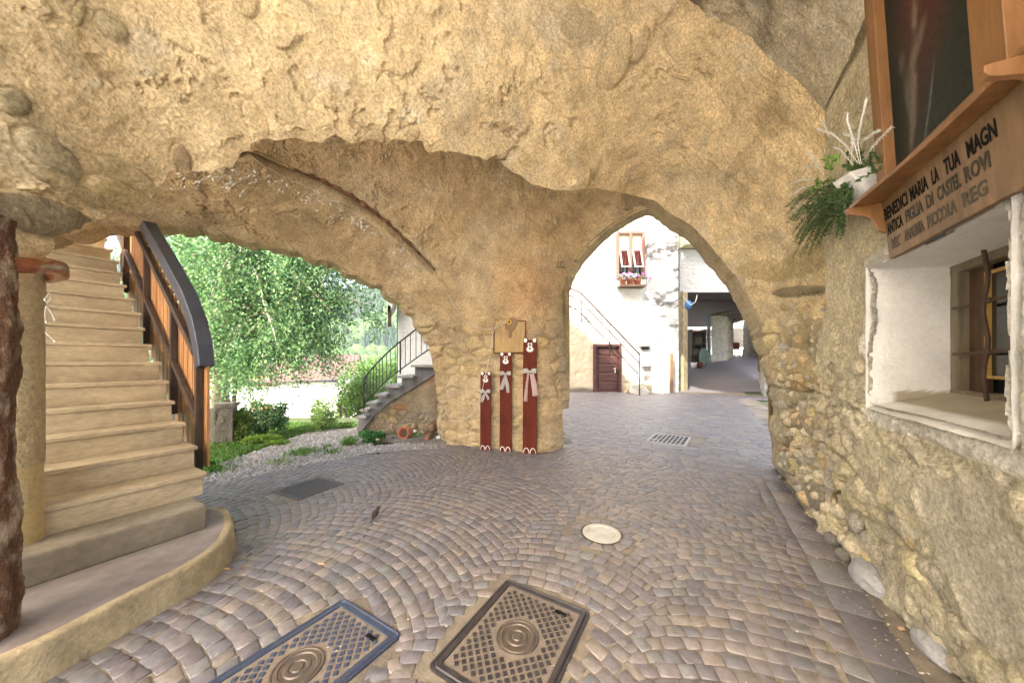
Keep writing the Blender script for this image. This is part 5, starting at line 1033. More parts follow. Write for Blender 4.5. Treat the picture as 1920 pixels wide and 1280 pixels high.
for x0, y0, x1, y1, nm in ((470, 758, 489, 792, 'window'), (492, 758, 508, 792, 'window'), (470, 706, 508, 722, 'window')):
    a, b = f_(x0, y0, YH - .04), f_(x1, y1, YH - .04); w_ = MB()
    for p, q in (((a.x, a.z), (b.x, a.z)), ((b.x, a.z), (b.x, b.z)), ((b.x, b.z), (a.x, b.z)), ((a.x, b.z), (a.x, a.z)), (((a.x + b.x) / 2, a.z), ((a.x + b.x) / 2, b.z))): w_.tube([(p[0], YH - .05, p[1]), (q[0], YH - .05, q[1])], .045, 4)
    wo = w_.build('window', simple('orange_frame', (.50, .22, .07), None, 8, .6, 20, .1), hs); MB().add([(a.x, YH - .02, a.z), (b.x, YH - .02, a.z), (b.x, YH - .02, b.z), (a.x, YH - .02, b.z)], [(0, 1, 2, 3)]).build('pane', simple('pale_pane', (.40, .36, .30), (.25, .26, .27), 1, .2, 20, 0), wo)
lh = thing('low_roofed_shed', P(655, 730, 17), 'small shed with a grey green roof right of the white house', 'shed')
MB().hexa([P(640, 790, 17), P(672, 790, 17), P(672, 790, 19), P(640, 790, 19)], [P(640, 718, 17), P(672, 722, 17), P(672, 722, 19), P(640, 718, 19)]).build('wall', 'house_wall', lh)
MB().prism([P(632, 722, 16.6), P(678, 726, 16.6), P(666, 702, 19.2), P(645, 700, 19.2)], (0, 0, .12)).build('roof', simple('green_roof', (.14, .15, .14), None, 6, .8, 20, .2), lh)
for k, (x, y0, y1) in enumerate(((637, 758, 800), (648, 765, 800))):
    a, b = Vector(P(x - (4 if k else 0), y0, 9.5)), Vector(P(x + (10 if k else 0), y1, 9.5)); tag(MB().tube([a, a.lerp(b, .5), b], .05 - .02 * k, 7).build('wooden_stake', 'grey_bark', smooth=True, origin=tuple(b)), ('upright grey wooden stake on the grass bank right of the birch', 'thin leaning wooden stake propped beside the upright one')[k], 'stake')
# ---- curved outdoor stair with iron railing
os_ = thing('outdoor_stair', Pg(700, 815), 'weathered grey stair curving up to the right outside the garden arch', 'staircase')
ST = [(672, 690, 779), (680, 692, 766), (692, 709, 753), (708, 727, 738), (725, 751, 722), (750, 776, 704), (774, 816, 684), (812, 850, 664), (846, 880, 645)]
def ys(i): return 6.55 - .012 * i
for i, (x0, x1, yt) in enumerate(ST):
    Y = ys(i); a, b = P(x0 - 1, yt, Y), P(x1 + 2, yt, Y); z = a[2]
    MB().box(((a[0] + b[0]) / 2 - .0, Y + .36, z - .02), (b[0] - a[0], .95, .045)).build('tread', simple('grey_tread', (.34, .34, .33), (.22, .21, .20), 8, .8, 30, .4, .004) if i == 0 else TR, os_, bevel=.008)
    if i == 0: TR = bpy.data.materials['grey_tread']
flank = [(669, 812), (673, 781), (682, 781), (682, 768), (693, 768), (693, 755), (709, 755), (709, 740), (727, 740), (727, 724), (753, 724), (753, 706), (778, 706), (778, 687), (818, 687), (818, 667), (850, 667), (852, 690), (828, 690), (806, 705), (790, 713), (770, 727), (745, 741), (725, 754), (707, 769), (694, 784), (683, 796), (676, 808)]
sm = simple('flank_cement', (.22, .215, .22), (.11, .105, .10), 5, .85, 24, .5, .01, stretch=(1.5, 1.5, .5))
MB().prism([P(x, y, 6.62) for x, y in flank], (0, .10, 0)).build('flank', sm, os_)
MB().prism([P(x, y, 6.58) for x, y in flank[-11:][::1]] + [P(674, 813, 6.58)] if False else [P(x, y, 6.60) for x, y in ((672, 812), (678, 800), (697, 776), (728, 748), (772, 722), (808, 700), (830, 686), (832, 690), (810, 705), (774, 728), (730, 754), (700, 781), (681, 803), (676, 813))], (0, .12, 0)).build('stringer', 'black_paint' if False else sm, os_)
G = []; xs = np.linspace(672, 905, 130); top_ = np.interp(xs, [672, 676, 683, 694, 707, 725, 745, 770, 790, 806, 828, 850, 905], [808, 806, 794, 782, 767, 752, 739, 725, 711, 703, 688, 670, 640])
for x, t in zip(xs, top_):
    x0 = (x - CX) / F * 6.68; zt_ = H + (CY - t) / F * 6.68; G.append([(x0, 6.68, z) for z in np.linspace(-.05, max(zt_, .02), 90)])
G = np.array(G); h, e, idr = rubble(G * np.array([1, 1, 1.2]), 6.0, 25, .05); rgn = sstep(.75, .35, G[..., 2] + .35 * (G[..., 0] + 2.2)); d = fbm(G * 5, 4, 3) * .03 * (1 - .5 * rgn) + h * rgn
br_ = np.exp(-(((G[..., 0] + 1.75) / .22) ** 2 + ((G[..., 2] - 1.07) / .11) ** 2))[..., None]; br2 = np.exp(-(((G[..., 0] + 2.28) / .14) ** 2 + ((G[..., 2] - .47) / .07) ** 2))[..., None]
col = np.array([.33, .27, .19]) * (1 + .3 * fbm(G * 3, 4, 9)[..., None]); col = col * (1 - .6 * rgn[..., None]) + tint(np.array([.32, .27, .22]), idr, .3) * .6 * rgn[..., None]; col = col * (1 - .7 * np.clip(br_ + br2, 0, 1)) + np.array([.42, .18, .08]) * .7 * np.clip(br_ + br2, 0, 1)
G[..., 1] -= d; np_mesh('under_wall', G, grid_faces(*G.shape[:2]), 'masonry', os_, col)
ir = thing('iron_stair_railing', P(690, 760, 6.5), 'thin black iron railing curving up the outdoor stair', 'railing')
trl = [(682, 767), (682, 722), (683, 712), (688, 702), (700, 688), (720, 667), (742, 647), (765, 629), (785, 613), (806, 596), (835, 574)]; brl = [(683, 754), (705, 733), (725, 712), (752, 692), (785, 668), (812, 650), (845, 628)]
MB().tube([P(x, y, 6.35) for x, y in resample(np.array(trl, float), 50)], .016, 7).build('top_rail', 'iron', ir, smooth=True); MB().tube([P(x, y, 6.35) for x, y in resample(np.array(brl, float), 40)], .013, 7).build('bottom_rail', 'iron', ir, smooth=True)
tx, ty = zip(*trl[3:]); bx, by = zip(*brl)
for x in (688, 694, 700, 705.5, 711, 717.5, 725, 732.5, 741, 750.5, 760, 769.5, 780, 790, 800.5, 811, 822): MB().tube([P(x, np.interp(x, tx, ty), 6.35), P(x, np.interp(x, bx, by) + (8 if x == 750.5 else 0), 6.35)], .017 if x == 750.5 else .008, 6).build('baluster', 'iron', ir)
# house wall behind the stair
nb = thing('neighbour_house', P(790, 700, 8.6), 'pale grey rendered house corner with eaves gutter beyond the outdoor stair', 'house')
a = P(745, 560, 8.6); b = P(905, 540, 8.6); MB().hexa([(a[0], 8.6, -.06), (b[0] + .4, 8.6, -.06), (b[0] + .4, 8.95, -.06), (a[0], 8.95, -.06)], [(a[0], 8.6, a[2] + .12), (b[0] + .4, 8.6, a[2] + .12), (b[0] + .4, 8.95, a[2] + .12), (a[0], 8.95, a[2] + .12)]).build('wall', simple('grey_render', (.60, .62, .66), (.52, .53, .55), 2, .9, 30, .3, .005), nb)
MB().box((a[0] + 1.0, 8.55, a[2] + .18), (2.3, .5, .10)).build('eaves', 'white_box', nb, bevel=.02); MB().tube([(a[0] - .15, 8.25, a[2] + .20), (a[0] + 2.1, 8.25, a[2] + .20)], .06, 10).build('gutter', 'white_box', nb, smooth=True)
MB().tube([P(734, 570, 8.5), P(745, 575, 8.5), P(745, 700, 8.5)], .012, 5).build('cable', 'black_cable', nb); MB().prism([P(x, y, 8.3) for x, y in ((727, 600), (727, 612), (733, 612), (733, 575), (727, 570))], (0, .03, 0)).build('bracket', 'rust_iron', nb)
MB().prism([P(x, y, 8.3) for x, y in ((724, 558), (733, 554), (736, 575), (727, 590))], (0, .3, 0)).build('soffit_board', 'white_box', nb)
# pots and odds and ends under the stair
def at(x, y, z=.06): return Vector(Pg(x, y, z))
kb = MB(); kb.prism([Pg(x, y, -.01) for x, y in ((712, 829), (760, 831), (838, 834), (838, 826), (760, 822), (714, 822))], (0, 0, .06)); tag(kb.build('edging_stone', 'grey_stone', origin=Pg(770, 828)), 'low grey stone edging in front of the terracotta pot', 'edging', )
pt = at(757, 813, .13); tpt = thing('terracotta_pot', (pt.x, pt.y, .05), 'round terracotta pot lying on its side under the outdoor stair', 'pot')
Rl = Matrix.Rotation(math.radians(-12), 3, 'Z') @ Matrix.Rotation(math.radians(82), 3, 'X')
pt.y += .15; MB().lathe([(.02, -.16), (.07, -.155), (.105, -.08), (.115, .0), (.10, .05), (.105, .065), (.112, .075), (.10, .085), (.085, .075), (.08, .04), (.075, -.02), (.0, -.02)], (pt.x, pt.y - .06, .125), 28, Rl).build('pot_body', 'terracotta', tpt, smooth=True)
MB().lathe([(.0, .0), (.077, .0)], (pt.x, pt.y - .06, .125), 16, Rl).build('soil', 'grey_bark', tpt)
lo = MB(); a = Vector(P(800, 822, 5.75)); b = Vector(P(832, 776, 5.95)); lo.tube([a, a.lerp(b, .3) + Vector((-.02, 0, .03)), a.lerp(b, .7), b], [.075, .09, .085, .06], 12); lo_o = lo.build('driftwood_log', 'bark', smooth=True, origin=tuple(a)); tag(lo_o, 'dark weathered log with white bark leaning against the pier foot', 'log')
odd = [((778, 808), .035, 'white_petal', 'white flower head beside the terracotta pot', 'flower'), ((783, 815), .03, 'river_stone', 'beige pebble beside the white flower under the stair', 'stone'), ((800, 822), .035, 'terracotta', 'orange clay shard in front of the dark log', 'shard'), ((808, 818), .03, 'terracotta', 'small orange clay lump against the dark log', 'shard'), ((822, 820), .04, 'blue', 'grey white shell at the foot of the pier', 'shell'), ((796, 806), .035, 'grey_stone', 'grey stone at the left of the dark log', 'stone'), ((718, 816), .05, 'river_stone', 'pale stone between leafy weed and terracotta pot', 'stone'), ((735, 820), .035, 'grey_stone', 'small grey stone just left of the terracotta pot', 'stone'), ((708, 824), .03, 'river_stone', 'little pale stone at the edge of the dark leafy clump', 'stone'), ((815, 812), .05, 'grey_stone', 'dark stone behind the grey white shell', 'stone')]
for (p, rr_, mt, lb, ct) in odd:
    c = at(p[0], p[1], .07); o = MB().ell(tuple(c), (rr_ * 1.2, rr_, rr_ * .8), None, 10, 7, .18).build({'stone': 'small_stone', 'shard': 'clay_shard', 'shell': 'sea_shell', 'flower': 'white_flower'}[ct], 'marble' if mt == 'blue' else mt, smooth=True, origin=tuple(c), sub=1); tag(o, lb, ct)
C, D = [], []
for k in range(60): C.append(np.array(at(775 + rs.uniform(-3, 10), 816 + rs.uniform(-3, 5)))); D.append(rs.normal(0, 1, 3) + np.array([0, -.3, .8]))
tag(leaves('small_plant', C, D, .07, .009, [(.10, .25, .06)], 'leaf', origin=tuple(at(778, 818))), 'small green spiky plant beside the terracotta pot', 'plant')
# ================================================================== COURT BEYOND THE POINTED ARCH
YC = 15.0
ct = thing('court_house', P(1170, 735, YC), 'pale rough plastered house with shuttered window and low brown door across the court', 'building')
x0, x1 = P(960, 0, YC)[0] - .3, P(1272, 0, YC)[0]; nx_, nz2 = 240, 260; xs = np.linspace(x0, x1, nx_); zs_ = np.linspace(-.06, 9.5, nz2); XX, ZZ = np.meshgrid(xs, zs_, indexing='ij'); G = np.stack([XX, XX * 0 + YC, ZZ], -1)
wx0, wz0 = P(1157, 521, YC)[0], P(1157, 521, YC)[2]; wx1, wz1 = P(1205, 438, YC)[0], P(1205, 438, YC)[2]; dx0, dx1, dz1 = P(1112, 0, YC)[0], P(1164, 0, YC)[0], P(0, 645, YC)[2]
hole = ((XX > wx0) & (XX < wx1) & (ZZ > wz0) & (ZZ < wz1)) | ((XX > dx0) & (XX < dx1) & (ZZ < dz1))
low = sstep(.5, -.5, ZZ - (P(0, 585, YC)[2] - (XX - P(1060, 0, YC)[0]) * 1.0) - .3 * fbm(G * 2, 3, 4)); rgh_shade = sstep(P(1206, 0, YC)[0] - .1, P(1206, 0, YC)[0] + .1, XX) * sstep(P(0, 458, YC)[2] + .3, P(0, 458, YC)[2], ZZ)  # low paints the diagonal sun shadow into the plaster as a browner tone
d = fbm(G * 1.5, 4, 5) * .04 + fbm(G * 7, 4, 15) * .02 - .07 * sstep(.35, .55, fbm(G * 3.3, 3, 25)) * (.3 + .7 * rgh_shade) - .03 * sstep(.3, .4, fbm(G * 9, 2, 35)) * sstep(6, 7, ZZ)
col = np.array([.70, .67, .60]) * (1 + .10 * fbm(G * 1.2, 4, 8)[..., None]); col = col * (1 - low[..., None] * .75) + np.array([.44, .35, .23]) * .75 * low[..., None]; col = col * (1 - .8 * rgh_shade[..., None]) + np.array([.38, .39, .41]) * .8 * rgh_shade[..., None]  # rough upper right also greyed, carrying the shade cast there
ho = sstep(.22, .42, fbm(G * np.array([1.6, 1, 3.2]), 5, 25, .65))[..., None] * rgh_shade[..., None]; col = col * (1 - .85 * ho) + np.array([.10, .095, .09]) * .85 * ho; h2 = sstep(.30, .36, fbm(G * np.array([5, 1, 7]), 2, 35))[..., None] * sstep(5.6, 6.4, ZZ)[..., None]; col = col * (1 - .8 * h2) + np.array([.10, .09, .08]) * .8 * h2; foot_dk = sstep(.25, .08, ZZ + .1 * fbm(G * 3, 3, 2))[..., None] * sstep(4.9, 4.6, XX)[..., None]; col = col * (1 - .8 * foot_dk) + np.array([.07, .065, .06]) * .8 * foot_dk  # last blend: darker strip along the left wall foot
G[..., 1] -= d; mk = ~(hole[:-1, :-1] | hole[1:, :-1] | hole[:-1, 1:] | hole[1:, 1:]); np_mesh('front_wall', G, grid_faces(nx_, nz2, mk), 'masonry_soft', ct, col)
MB().box(((x0 + x1) / 2, YC + .6, 4.7), (x1 - x0 - .02, .3, 9.4)).build('wall_core', 'house_wall', ct)
wd = MB(); w_ = wx1 - wx0
for a, b, c, e in ((wx0 - .06, wx0 + .06, wz0, wz1), (wx1 - .06, wx1 + .06, wz0, wz1), (wx0, wx1, wz1 - .05, wz1 + .07), ((wx0 + wx1) / 2 - .07, (wx0 + wx1) / 2 + .07, wz0, wz1 - .05)): wd.box(((a + b) / 2, YC - .02, (c + e) / 2), (b - a, .2, e - c))
wn_ = wd.build('window', simple('shutter_brown', (.17, .08, .065), (.22, .11, .08), 8, .7, 20, .2), ct, bevel=.01)
MB().box(((wx0 + wx1) / 2, YC + .12, (wz0 + wz1) / 2), (w_, .02, wz1 - wz0)).build('pane', 'glass_dark', wn_)
zm = wz0 + (wz1 - wz0) * .63; sd = MB(); cream = simple('cream_panel', (.66, .54, .36), (.60, .48, .32), 4, .8, 20, .1)
for s in (0, 1):
    a = wx0 + .06 + s * (w_ / 2); b = a + w_ / 2 - .13; MB().box(((a + b) / 2, YC + .02, (zm + wz1 - .05) / 2), (b - a, .05, wz1 - .05 - zm)).build('upper_panel', cream, wn_)
    zlo = wz0 + (wz1 - wz0) * .16; lv = MB(); fr = MB(); px0, px1 = a + .02, b - .02
    R = Matrix.Rotation(math.radians(-20), 3, 'X'); hinge = Vector(((px0 + px1) / 2, YC - .06, zm)); hh = zm - zlo; q = lambda x, y, z: hinge + R @ Vector((x, y, z)); hw2 = (px1 - px0) / 2
    for k in range(9): lv.box(q(0, 0, -hh * (k + .7) / 9.4), (2 * hw2 - .1, .015, hh / 9.4 * .75), R=R @ Matrix.Rotation(math.radians(-35), 3, 'X'))
    for xx in (-hw2 + .03, hw2 - .03): fr.box(q(xx, 0, -hh / 2), (.06, .04, hh), R=R)
    for zq in (-.03, -hh + .03): fr.box(q(0, 0, zq), (2 * hw2 - .12, .04, .06), R=R)
    sh_ = fr.build('shutter', simple('shutter_frame', (.55, .45, .38), (.42, .33, .28), 8, .7, 20, .2), wn_, bevel=.004); lv.build('louvres', 'red_wood', sh_)
sz = P(0, 535, YC - .5)[2]; sx0, sx1 = P(1163, 0, YC - .5)[0], P(1212, 0, YC - .5)[0]
MB().box(((sx0 + sx1) / 2, YC - .28, sz), (sx1 - sx0, .5, .08)).build('sill', 'rust_iron', ct, bevel=.01)
sr = MB(); 
for pth in ([(sx0, YC - .52, sz + .25), (sx1, YC - .52, sz + .35), (sx1, YC, sz + .35)], [(sx1, YC - .52, sz), (sx1, YC - .52, sz + .36)], [(sx0, YC - .52, sz), (sx0, YC - .52, sz + .25)]): sr.tube(pth, .015, 5)
sr.build('sill_guard', 'rust_iron', ct)
r = np.random.default_rng(77)
for k, (xx, lb, fc) in enumerate(((1168, 'terracotta pot of magenta flowers, left one on the window sill', 'purple'), (1182, 'terracotta pot of white flowers, middle one on the window sill', 'white_petal'), (1196, 'terracotta pot of magenta flowers, right one on the window sill', 'purple'))):
    c = Vector((P(xx, 0, YC - .35)[0], YC - .33, sz + .045)); ft = thing('flower_pot', tuple(c), lb, 'flower pot', 'flower pots on the court window sill')
    MB().lathe([(.0, 0), (.10, 0), (.15, .20), (.17, .20), (.17, .25), (.14, .25), (.13, .2), (0, .2)], c, 16).build('pot', 'terracotta', ft, smooth=True)
    C = [np.array(c) + np.array([r.normal(0, .16), r.normal(0, .08), .28 + abs(r.normal(0, .08))]) for _ in range(260)]; leaves('foliage', C, [r.normal(0, 1, 3) for _ in C], .09, .03, [(.09, .2, .06), (.14, .28, .09)], 'leaf', ft, seed=k)
    mb = MB()
    for _ in range(26):
        p = Vector(c) + Vector((r.normal(0, .18), r.normal(-.05, .07), .36 + r.uniform(-.08, .14))); mb.ell(p, (.045, .04, .035), None, 7, 5, .35)
    mb.build('blossoms', fc, ft)
# low door
dm = MB(); dw = dx1 - dx0; dm.box(((dx0 + dx1) / 2, YC + .10, dz1 / 2), (dw - .1, .06, dz1 - .02)); 
do = dm.build('door', 'door_wood', ct); pn = MB()
for k in range(5): z0 = .08 + (dz1 - .2) * k / 5; pn.box(((dx0 + dx1) / 2 + .06, YC + .06, z0 + (dz1 - .2) / 10), (dw - .42, .03, (dz1 - .2) / 5 - .09))
pn.build('door_panels', 'door_wood', do, bevel=.012)
for a, b, c, e in ((dx0, dx0 + .12, 0, dz1), (dx1 - .10, dx1, 0, dz1), (dx0 + .12, dx1 - .1, dz1 - .10, dz1)): MB().box(((a + b) / 2, YC + .0, (c + e) / 2), (b - a, .2, e - c)).build('door_jamb', 'door_wood', do)
MB().box((dx1 - .25, YC + .03, 1.0), (.05, .02, .22)).build('door_lock', 'white_box', do); MB().tube([(dx1 - .25, YC + .03, 1.08), (dx1 - .25, YC - .04, 1.08), (dx1 - .36, YC - .04, 1.08)], .012, 6).build('door_handle', 'white_box', do, smooth=True)
# metal handrail
YR = 13.6; cr = thing('court_handrail', P(1195, 720, YR), 'rusty pipe handrail with three rails sloping down across the white court wall', 'railing')
for nm, p in (('top_rail', [(1062, 537), (1089, 549), (1200, 665), (1258, 724)]), ('middle_rail', [(1062, 551), (1089, 565), (1200, 682)]), ('bottom_rail', [(1066, 572), (1089, 587), (1196, 700)])):
    if nm == 'top_rail': p = p[:3]
    MB().tube([P(x, y, YR) for x, y in p], .036 if nm == 'top_rail' else .026, 7).build(nm, 'rust_iron', cr, smooth=True)
for x, a, b in ((1090, 549, 606), (1143.5, 606, 668), (1199, 664, 742)): MB().tube([P(x, a, YR), P(x, b, YR)], .024, 7).build('post', 'rust_iron', cr, smooth=True)
MB().tube([P(x, y, YR) for x, y in ((1089, 587), (1101, 597), (1103, 605), (1098, 612))], .015, 6).build('bent_end', 'rust_iron', cr, smooth=True)
# meter boxes, cables, hose, slab
mbx = thing('meter_box', P(1208, 645, YC - .3), 'rounded white meter box fixed to the court wall above the lower box', 'meter box'); a = Vector(P(1207, 642, YC - .2)); MB().box(a, (.45, .38, .36)).build('case', 'white_box', mbx, bevel=.08); MB().box(a + Vector((.08, .02, -.26)), (.28, .2, .12)).build('connector', 'black_paint', mbx, bevel=.01)
mbx = thing('meter_box', P(1208, 680, YC - .2), 'flat white cabinet on the court wall beside the handrail end', 'meter box'); a = Vector(P(1210, 673, YC - .12)); MB().box(a, (.36, .24, .62)).build('case', 'white_box', mbx, bevel=.01); MB().box(a + Vector((.12, -.13, .02)), (.02, .02, .12)).build('lock', 'black_paint', mbx)
sb = Vector(P(1241, 700, YC - .45)); tag(MB().box((sb.x, sb.y, .98), (.92, .12, 1.96)).build('white_slab', 'house_wall', bevel=.01, origin=(sb.x, sb.y, 0)), 'plain white panel standing against the sunny court wall', 'slab')
sb = Vector(P(1259, 700, YC - .55)); tag(MB().box((sb.x, sb.y, .9), (.13, .08, 1.75), rz=.15).build('narrow_plank', 'sign_wood', bevel=.01, origin=(sb.x, sb.y, 0)), 'narrow brown board standing at the right end of the white panel', 'board')
def cab(name, pts, Y, r_, mat, lb): tag(MB().tube([P(x, y, Y) for x, y in resample(np.array(pts, float), 30)], r_, 6).build(name, mat, smooth=True, origin=P(pts[0][0], pts[0][1], Y)), lb, 'cable')
cab('wall_cable', [(1066, 575), (1085, 580), (1115, 583), (1140, 581), (1155, 576), (1180, 575), (1200, 569), (1240, 573), (1262, 567), (1280, 556)], 14.6, .018, 'black_cable', 'black cable sagging across the court wall towards the overpass')
cab('wall_cable', [(1202, 570), (1194, 586), (1191, 610), (1194, 640), (1199, 665), (1196, 700), (1194, 714)], 14.55, .014, 'black_cable', 'thin dark cable dropping down the court wall to the hose coil')
cab('wall_cable', [(1280, 556), (1295, 572), (1304, 566), (1307, 553)], 15.2, .018, 'cable', 'white cable looping under the corner of the overpass')
hsx = Vector(P(1198, 724, 14.3)); mb = MB()
for k in range(4): mb.tube([(hsx.x + (.42 - .03 * k) * math.cos(t) - .02 * k, 14.25 + .16 * math.sin(t), .10 + .05 * k + .1 * math.sin(t)) for t in np.linspace(0, 6.2, 24)], .022, 6)
mb.tube([(hsx.x + .4, 14.2, .1), (hsx.x + .7, 14.1, .05), (hsx.x + .9, 13.9, .02)], .02, 6); tag(mb.build('garden_hose', 'cable', smooth=True, origin=(hsx.x, 14.25, 0)), 'coiled pale garden hose on the ground at the foot of the handrail', 'hose')
rp_ = MB().prism([P(x, y, 14.5) for x, y in ((1170, 738), (1182, 728), (1200, 720), (1225, 722), (1236, 737))], (0, .3, 0)); tag(rp_.build('stone_ramp', 'concrete_yellow', bevel=.03, origin=P(1200, 737, 14.5)), 'low cement ramp at the wall foot under the hose', 'ramp')
lm = thing('wall_lamp', P(1062, 588, 9), 'small white outdoor lamp seen at the edge of the pointed arch', 'lamp'); c = Vector(P(1062, 586, 9)); MB().lathe([(.0, -.06), (.05, -.05), (.09, .0), (.09, .02), (.03, .05), (0, .05)], c, 16).build('shade', 'white_box', lm, smooth=True); MB().tube([c + Vector((0, 0, .05)), c + Vector((0, 0, .2)), c + Vector((-.4, .05, .22))], .015, 6).build('arm', 'iron', lm)
MB().box(c + Vector((-.42, .05, .2)), (.06, .1, .2)).build('wall_plate', 'iron', lm)
# overpass with passage beneath
ov = thing('overpass_building', P(1330, 545, 16.6), 'white roughcast upper storey bridging the dark lane at the right of the court', 'building')
YO = 15.8; zo0 = P(0, 548, YO)[2]; ox0 = P(1274, 0, YO)[0]; ox1 = 16.0
nx_, nz2 = 120, 90; XX, ZZ = np.meshgrid(np.linspace(ox0, ox1, nx_), np.linspace(zo0, P(0, 468, YO)[2], nz2), indexing='ij'); G = np.stack([XX, XX * 0 + YO, ZZ], -1); G[..., 1] -= fbm(G * 14, 3, 5) * .035; np_mesh('roughcast_front', G, grid_faces(nx_, nz2), 'masonry_soft', ov, np.array([.44, .445, .45]) * (1 + .12 * fbm(G * 1.3, 4, 6)[..., None]))
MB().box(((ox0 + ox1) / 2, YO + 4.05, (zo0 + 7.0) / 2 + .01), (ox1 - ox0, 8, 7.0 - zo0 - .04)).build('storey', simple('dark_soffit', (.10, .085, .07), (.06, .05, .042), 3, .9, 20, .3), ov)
MB().hexa([(ox0, YO - .6, 6.9), (ox1, YO - .6, 6.9), (ox1, YO + 8, 6.9), (ox0, YO + 8, 6.9)], [(ox0, YO + .1, 11), (ox1, YO + .1, 11), (ox1, YO + 8, 11), (ox0, YO + 8, 11)]).build('rear_storey', simple('yellow_render', (.62, .54, .34), (.55, .47, .30), 2, .9, 20, .3), ov)
def fz(Y): return np.interp(Y, [15, 16.2, 18, 20, 21.5, 26, 34], [0, .03, .5, 1.15, 1.5, 1.85, 2.2])
# lane floor
G = np.array([[(x, y, float(fz(y)) + .0) for y in np.linspace(15.05, 40, 120)] for x in np.linspace(6.6, 22, 60)]); G[..., 2] += .0; m, nt, b = new_mat('lane_cobbles'); br = nt.nodes.new('ShaderNodeTexBrick'); br.inputs['Scale'].default_value = 6; br.inputs['Color1'].default_value = (.19, .17, .18, 1); br.inputs['Color2'].default_value = (.13, .12, .13, 1); br.inputs['Mortar'].default_value = (.10, .09, .08, 1); br.inputs['Mortar Size'].default_value = .03
tc = nt.nodes.new('ShaderNodeTexCoord'); nt.links.new(tc.outputs['Object'], br.inputs['Vector']); nt.links.new(br.outputs['Color'], b.inputs['Base Color']); b.inputs['Roughness'].default_value = .55; bump(nt, b, br.outputs['Fac'], -.4, .01)
tag(np_mesh('lane_paving', G, grid_faces(60, 120), m, None), kind='structure')
lw = thing('lane_walls', P(1350, 690, 20), 'old stone walls and piers lining the dark lane under the overpass', 'wall')
def pxbox(name, xa, xb, Y0, Y1, z0, z1, mat, par, bev=.02): a, b = P(xa, 0, Y0)[0], P(xb, 0, Y0)[0]; return MB().hexa([(a, Y0, z0), (b, Y0, z0), (b + (Y1 - Y0) * .3, Y1, z0), (a + (Y1 - Y0) * .3, Y1, z0)], [(a, Y0, z1), (b, Y0, z1), (b + (Y1 - Y0) * .3, Y1, z1), (a + (Y1 - Y0) * .3, Y1, z1)]).build(name, mat, par, bevel=bev)
MB().hexa([(ox0 + .0, YC + .45, -.05), (ox0 + .4, YC + .78, -.05), (ox0 + .75, 18.2, 0), (ox0 - .2, 18.2, 0)], [(ox0 + .0, YC + .45, zo0 + .01), (ox0 + .4, YC + .78, zo0 + .01), (ox0 + .75, 18.2, zo0 + .01), (ox0 - .2, 18.2, zo0 + .01)]).build('corner_pier', 'concrete_yellow', lw, bevel=.04)
def wallgrid(name, p0, p1, z0, z1, seed, colr, par, amp=.05, n=90, mm=70):
    t = np.linspace(0, 1, n)[:, None]; zq = np.linspace(0, 1, mm)[None]; X0 = p0[0] + (p1[0] - p0[0]) * t + 0 * zq; Y0 = p0[1] + (p1[1] - p0[1]) * t + 0 * zq; G = np.stack([X0, Y0, z0 + (z1 - z0) * zq + 0 * t], -1)
    h, e, idr = rubble(G, 3.6, seed, amp); N = grid_normals(G); G = G + N * (h + fbm(G * 4, 3, seed) * .04)[..., None]; return np_mesh(name, G, grid_faces(n, mm), 'masonry', par, tint(np.array(colr), idr, .12))
a, b, c = P(1333, 0, 21), P(1352, 0, 22.2), P(1374, 0, 24.5); bc = (.40, .39, .36)
wallgrid('round_pier', (a[0], 21), (b[0], 21.6), .3, 4.4, 41, bc, lw); wallgrid('lane_wall_far', (b[0] - .05, 21.6), (c[0], 24.5), .3, 4.4, 42, (.33, .30, .26), lw)
a, b, c = P(1394, 0, 26), P(1412, 0, 23), P(1428, 0, 17.0); wallgrid('right_lane_wall', (a[0], 26), (b[0], 20.5), .3, 4.6, 43, (.30, .27, .23), lw); wallgrid('right_near_wall', (P(1424, 0, 17.5)[0], 17.5), (P(1437, 0, 12.2)[0], 12.2), -.05, 4.7, 44, (.48, .45, .40), lw, .02)
MB().box((P(1395, 0, 27)[0] - .2, 27.3, 3.4), (2.4, .3, 1.6)).build('lintel_wall', 'concrete', lw)
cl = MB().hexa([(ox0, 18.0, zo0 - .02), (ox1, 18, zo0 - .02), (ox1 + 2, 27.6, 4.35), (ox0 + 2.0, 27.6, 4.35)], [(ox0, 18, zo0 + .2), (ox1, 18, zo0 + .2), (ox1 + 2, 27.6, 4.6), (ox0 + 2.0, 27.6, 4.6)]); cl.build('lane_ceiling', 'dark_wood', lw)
for k, (xa, xb, y) in enumerate(((1335, 1402, 19.5), (1375, 1412, 22.5))): MB().tube([P(xa, 590 + 10 * k, y), P(xb + 12, 580 + 12 * k, y)], .09, 6).build('beam', 'grey_bark', lw)
MB().tube([P(1329, 590, 20.6), P(1329, 630, 20.6), P(1330, 672, 20.6)], .10, 10).build('downpipe', simple('blue_pipe', (.10, .14, .22), None, 9, .4, 20, 0), lw)
fb = thing('far_lane_house', P(1300, 620, 30), 'sunlit white house glimpsed beyond the lane openings', 'house'); MB().box((P(1312, 0, 32)[0], 33, 2.2), (6.5, 1, 3.2)).build('wall', 'house_wall', fb); MB().box((P(1382, 0, 34)[0], 34.6, 4), (4.5, 1, 8)).build('wall', 'house_wall', fb); MB().box((P(1309, 0, 31)[0], 32.0, 4.2), (6, 1.2, .6)).build('tiled_roof', 'roof_tile', fb)
pxbox('storage_rack_body', 1295, 1324, 21.5, 22.0, .6, 3.0, 'black_paint', None) if False else None
rk = thing('storage_rack', P(1310, 680, 20.5), 'dark rack with shelves and boxes in the shade of the lane', 'rack')
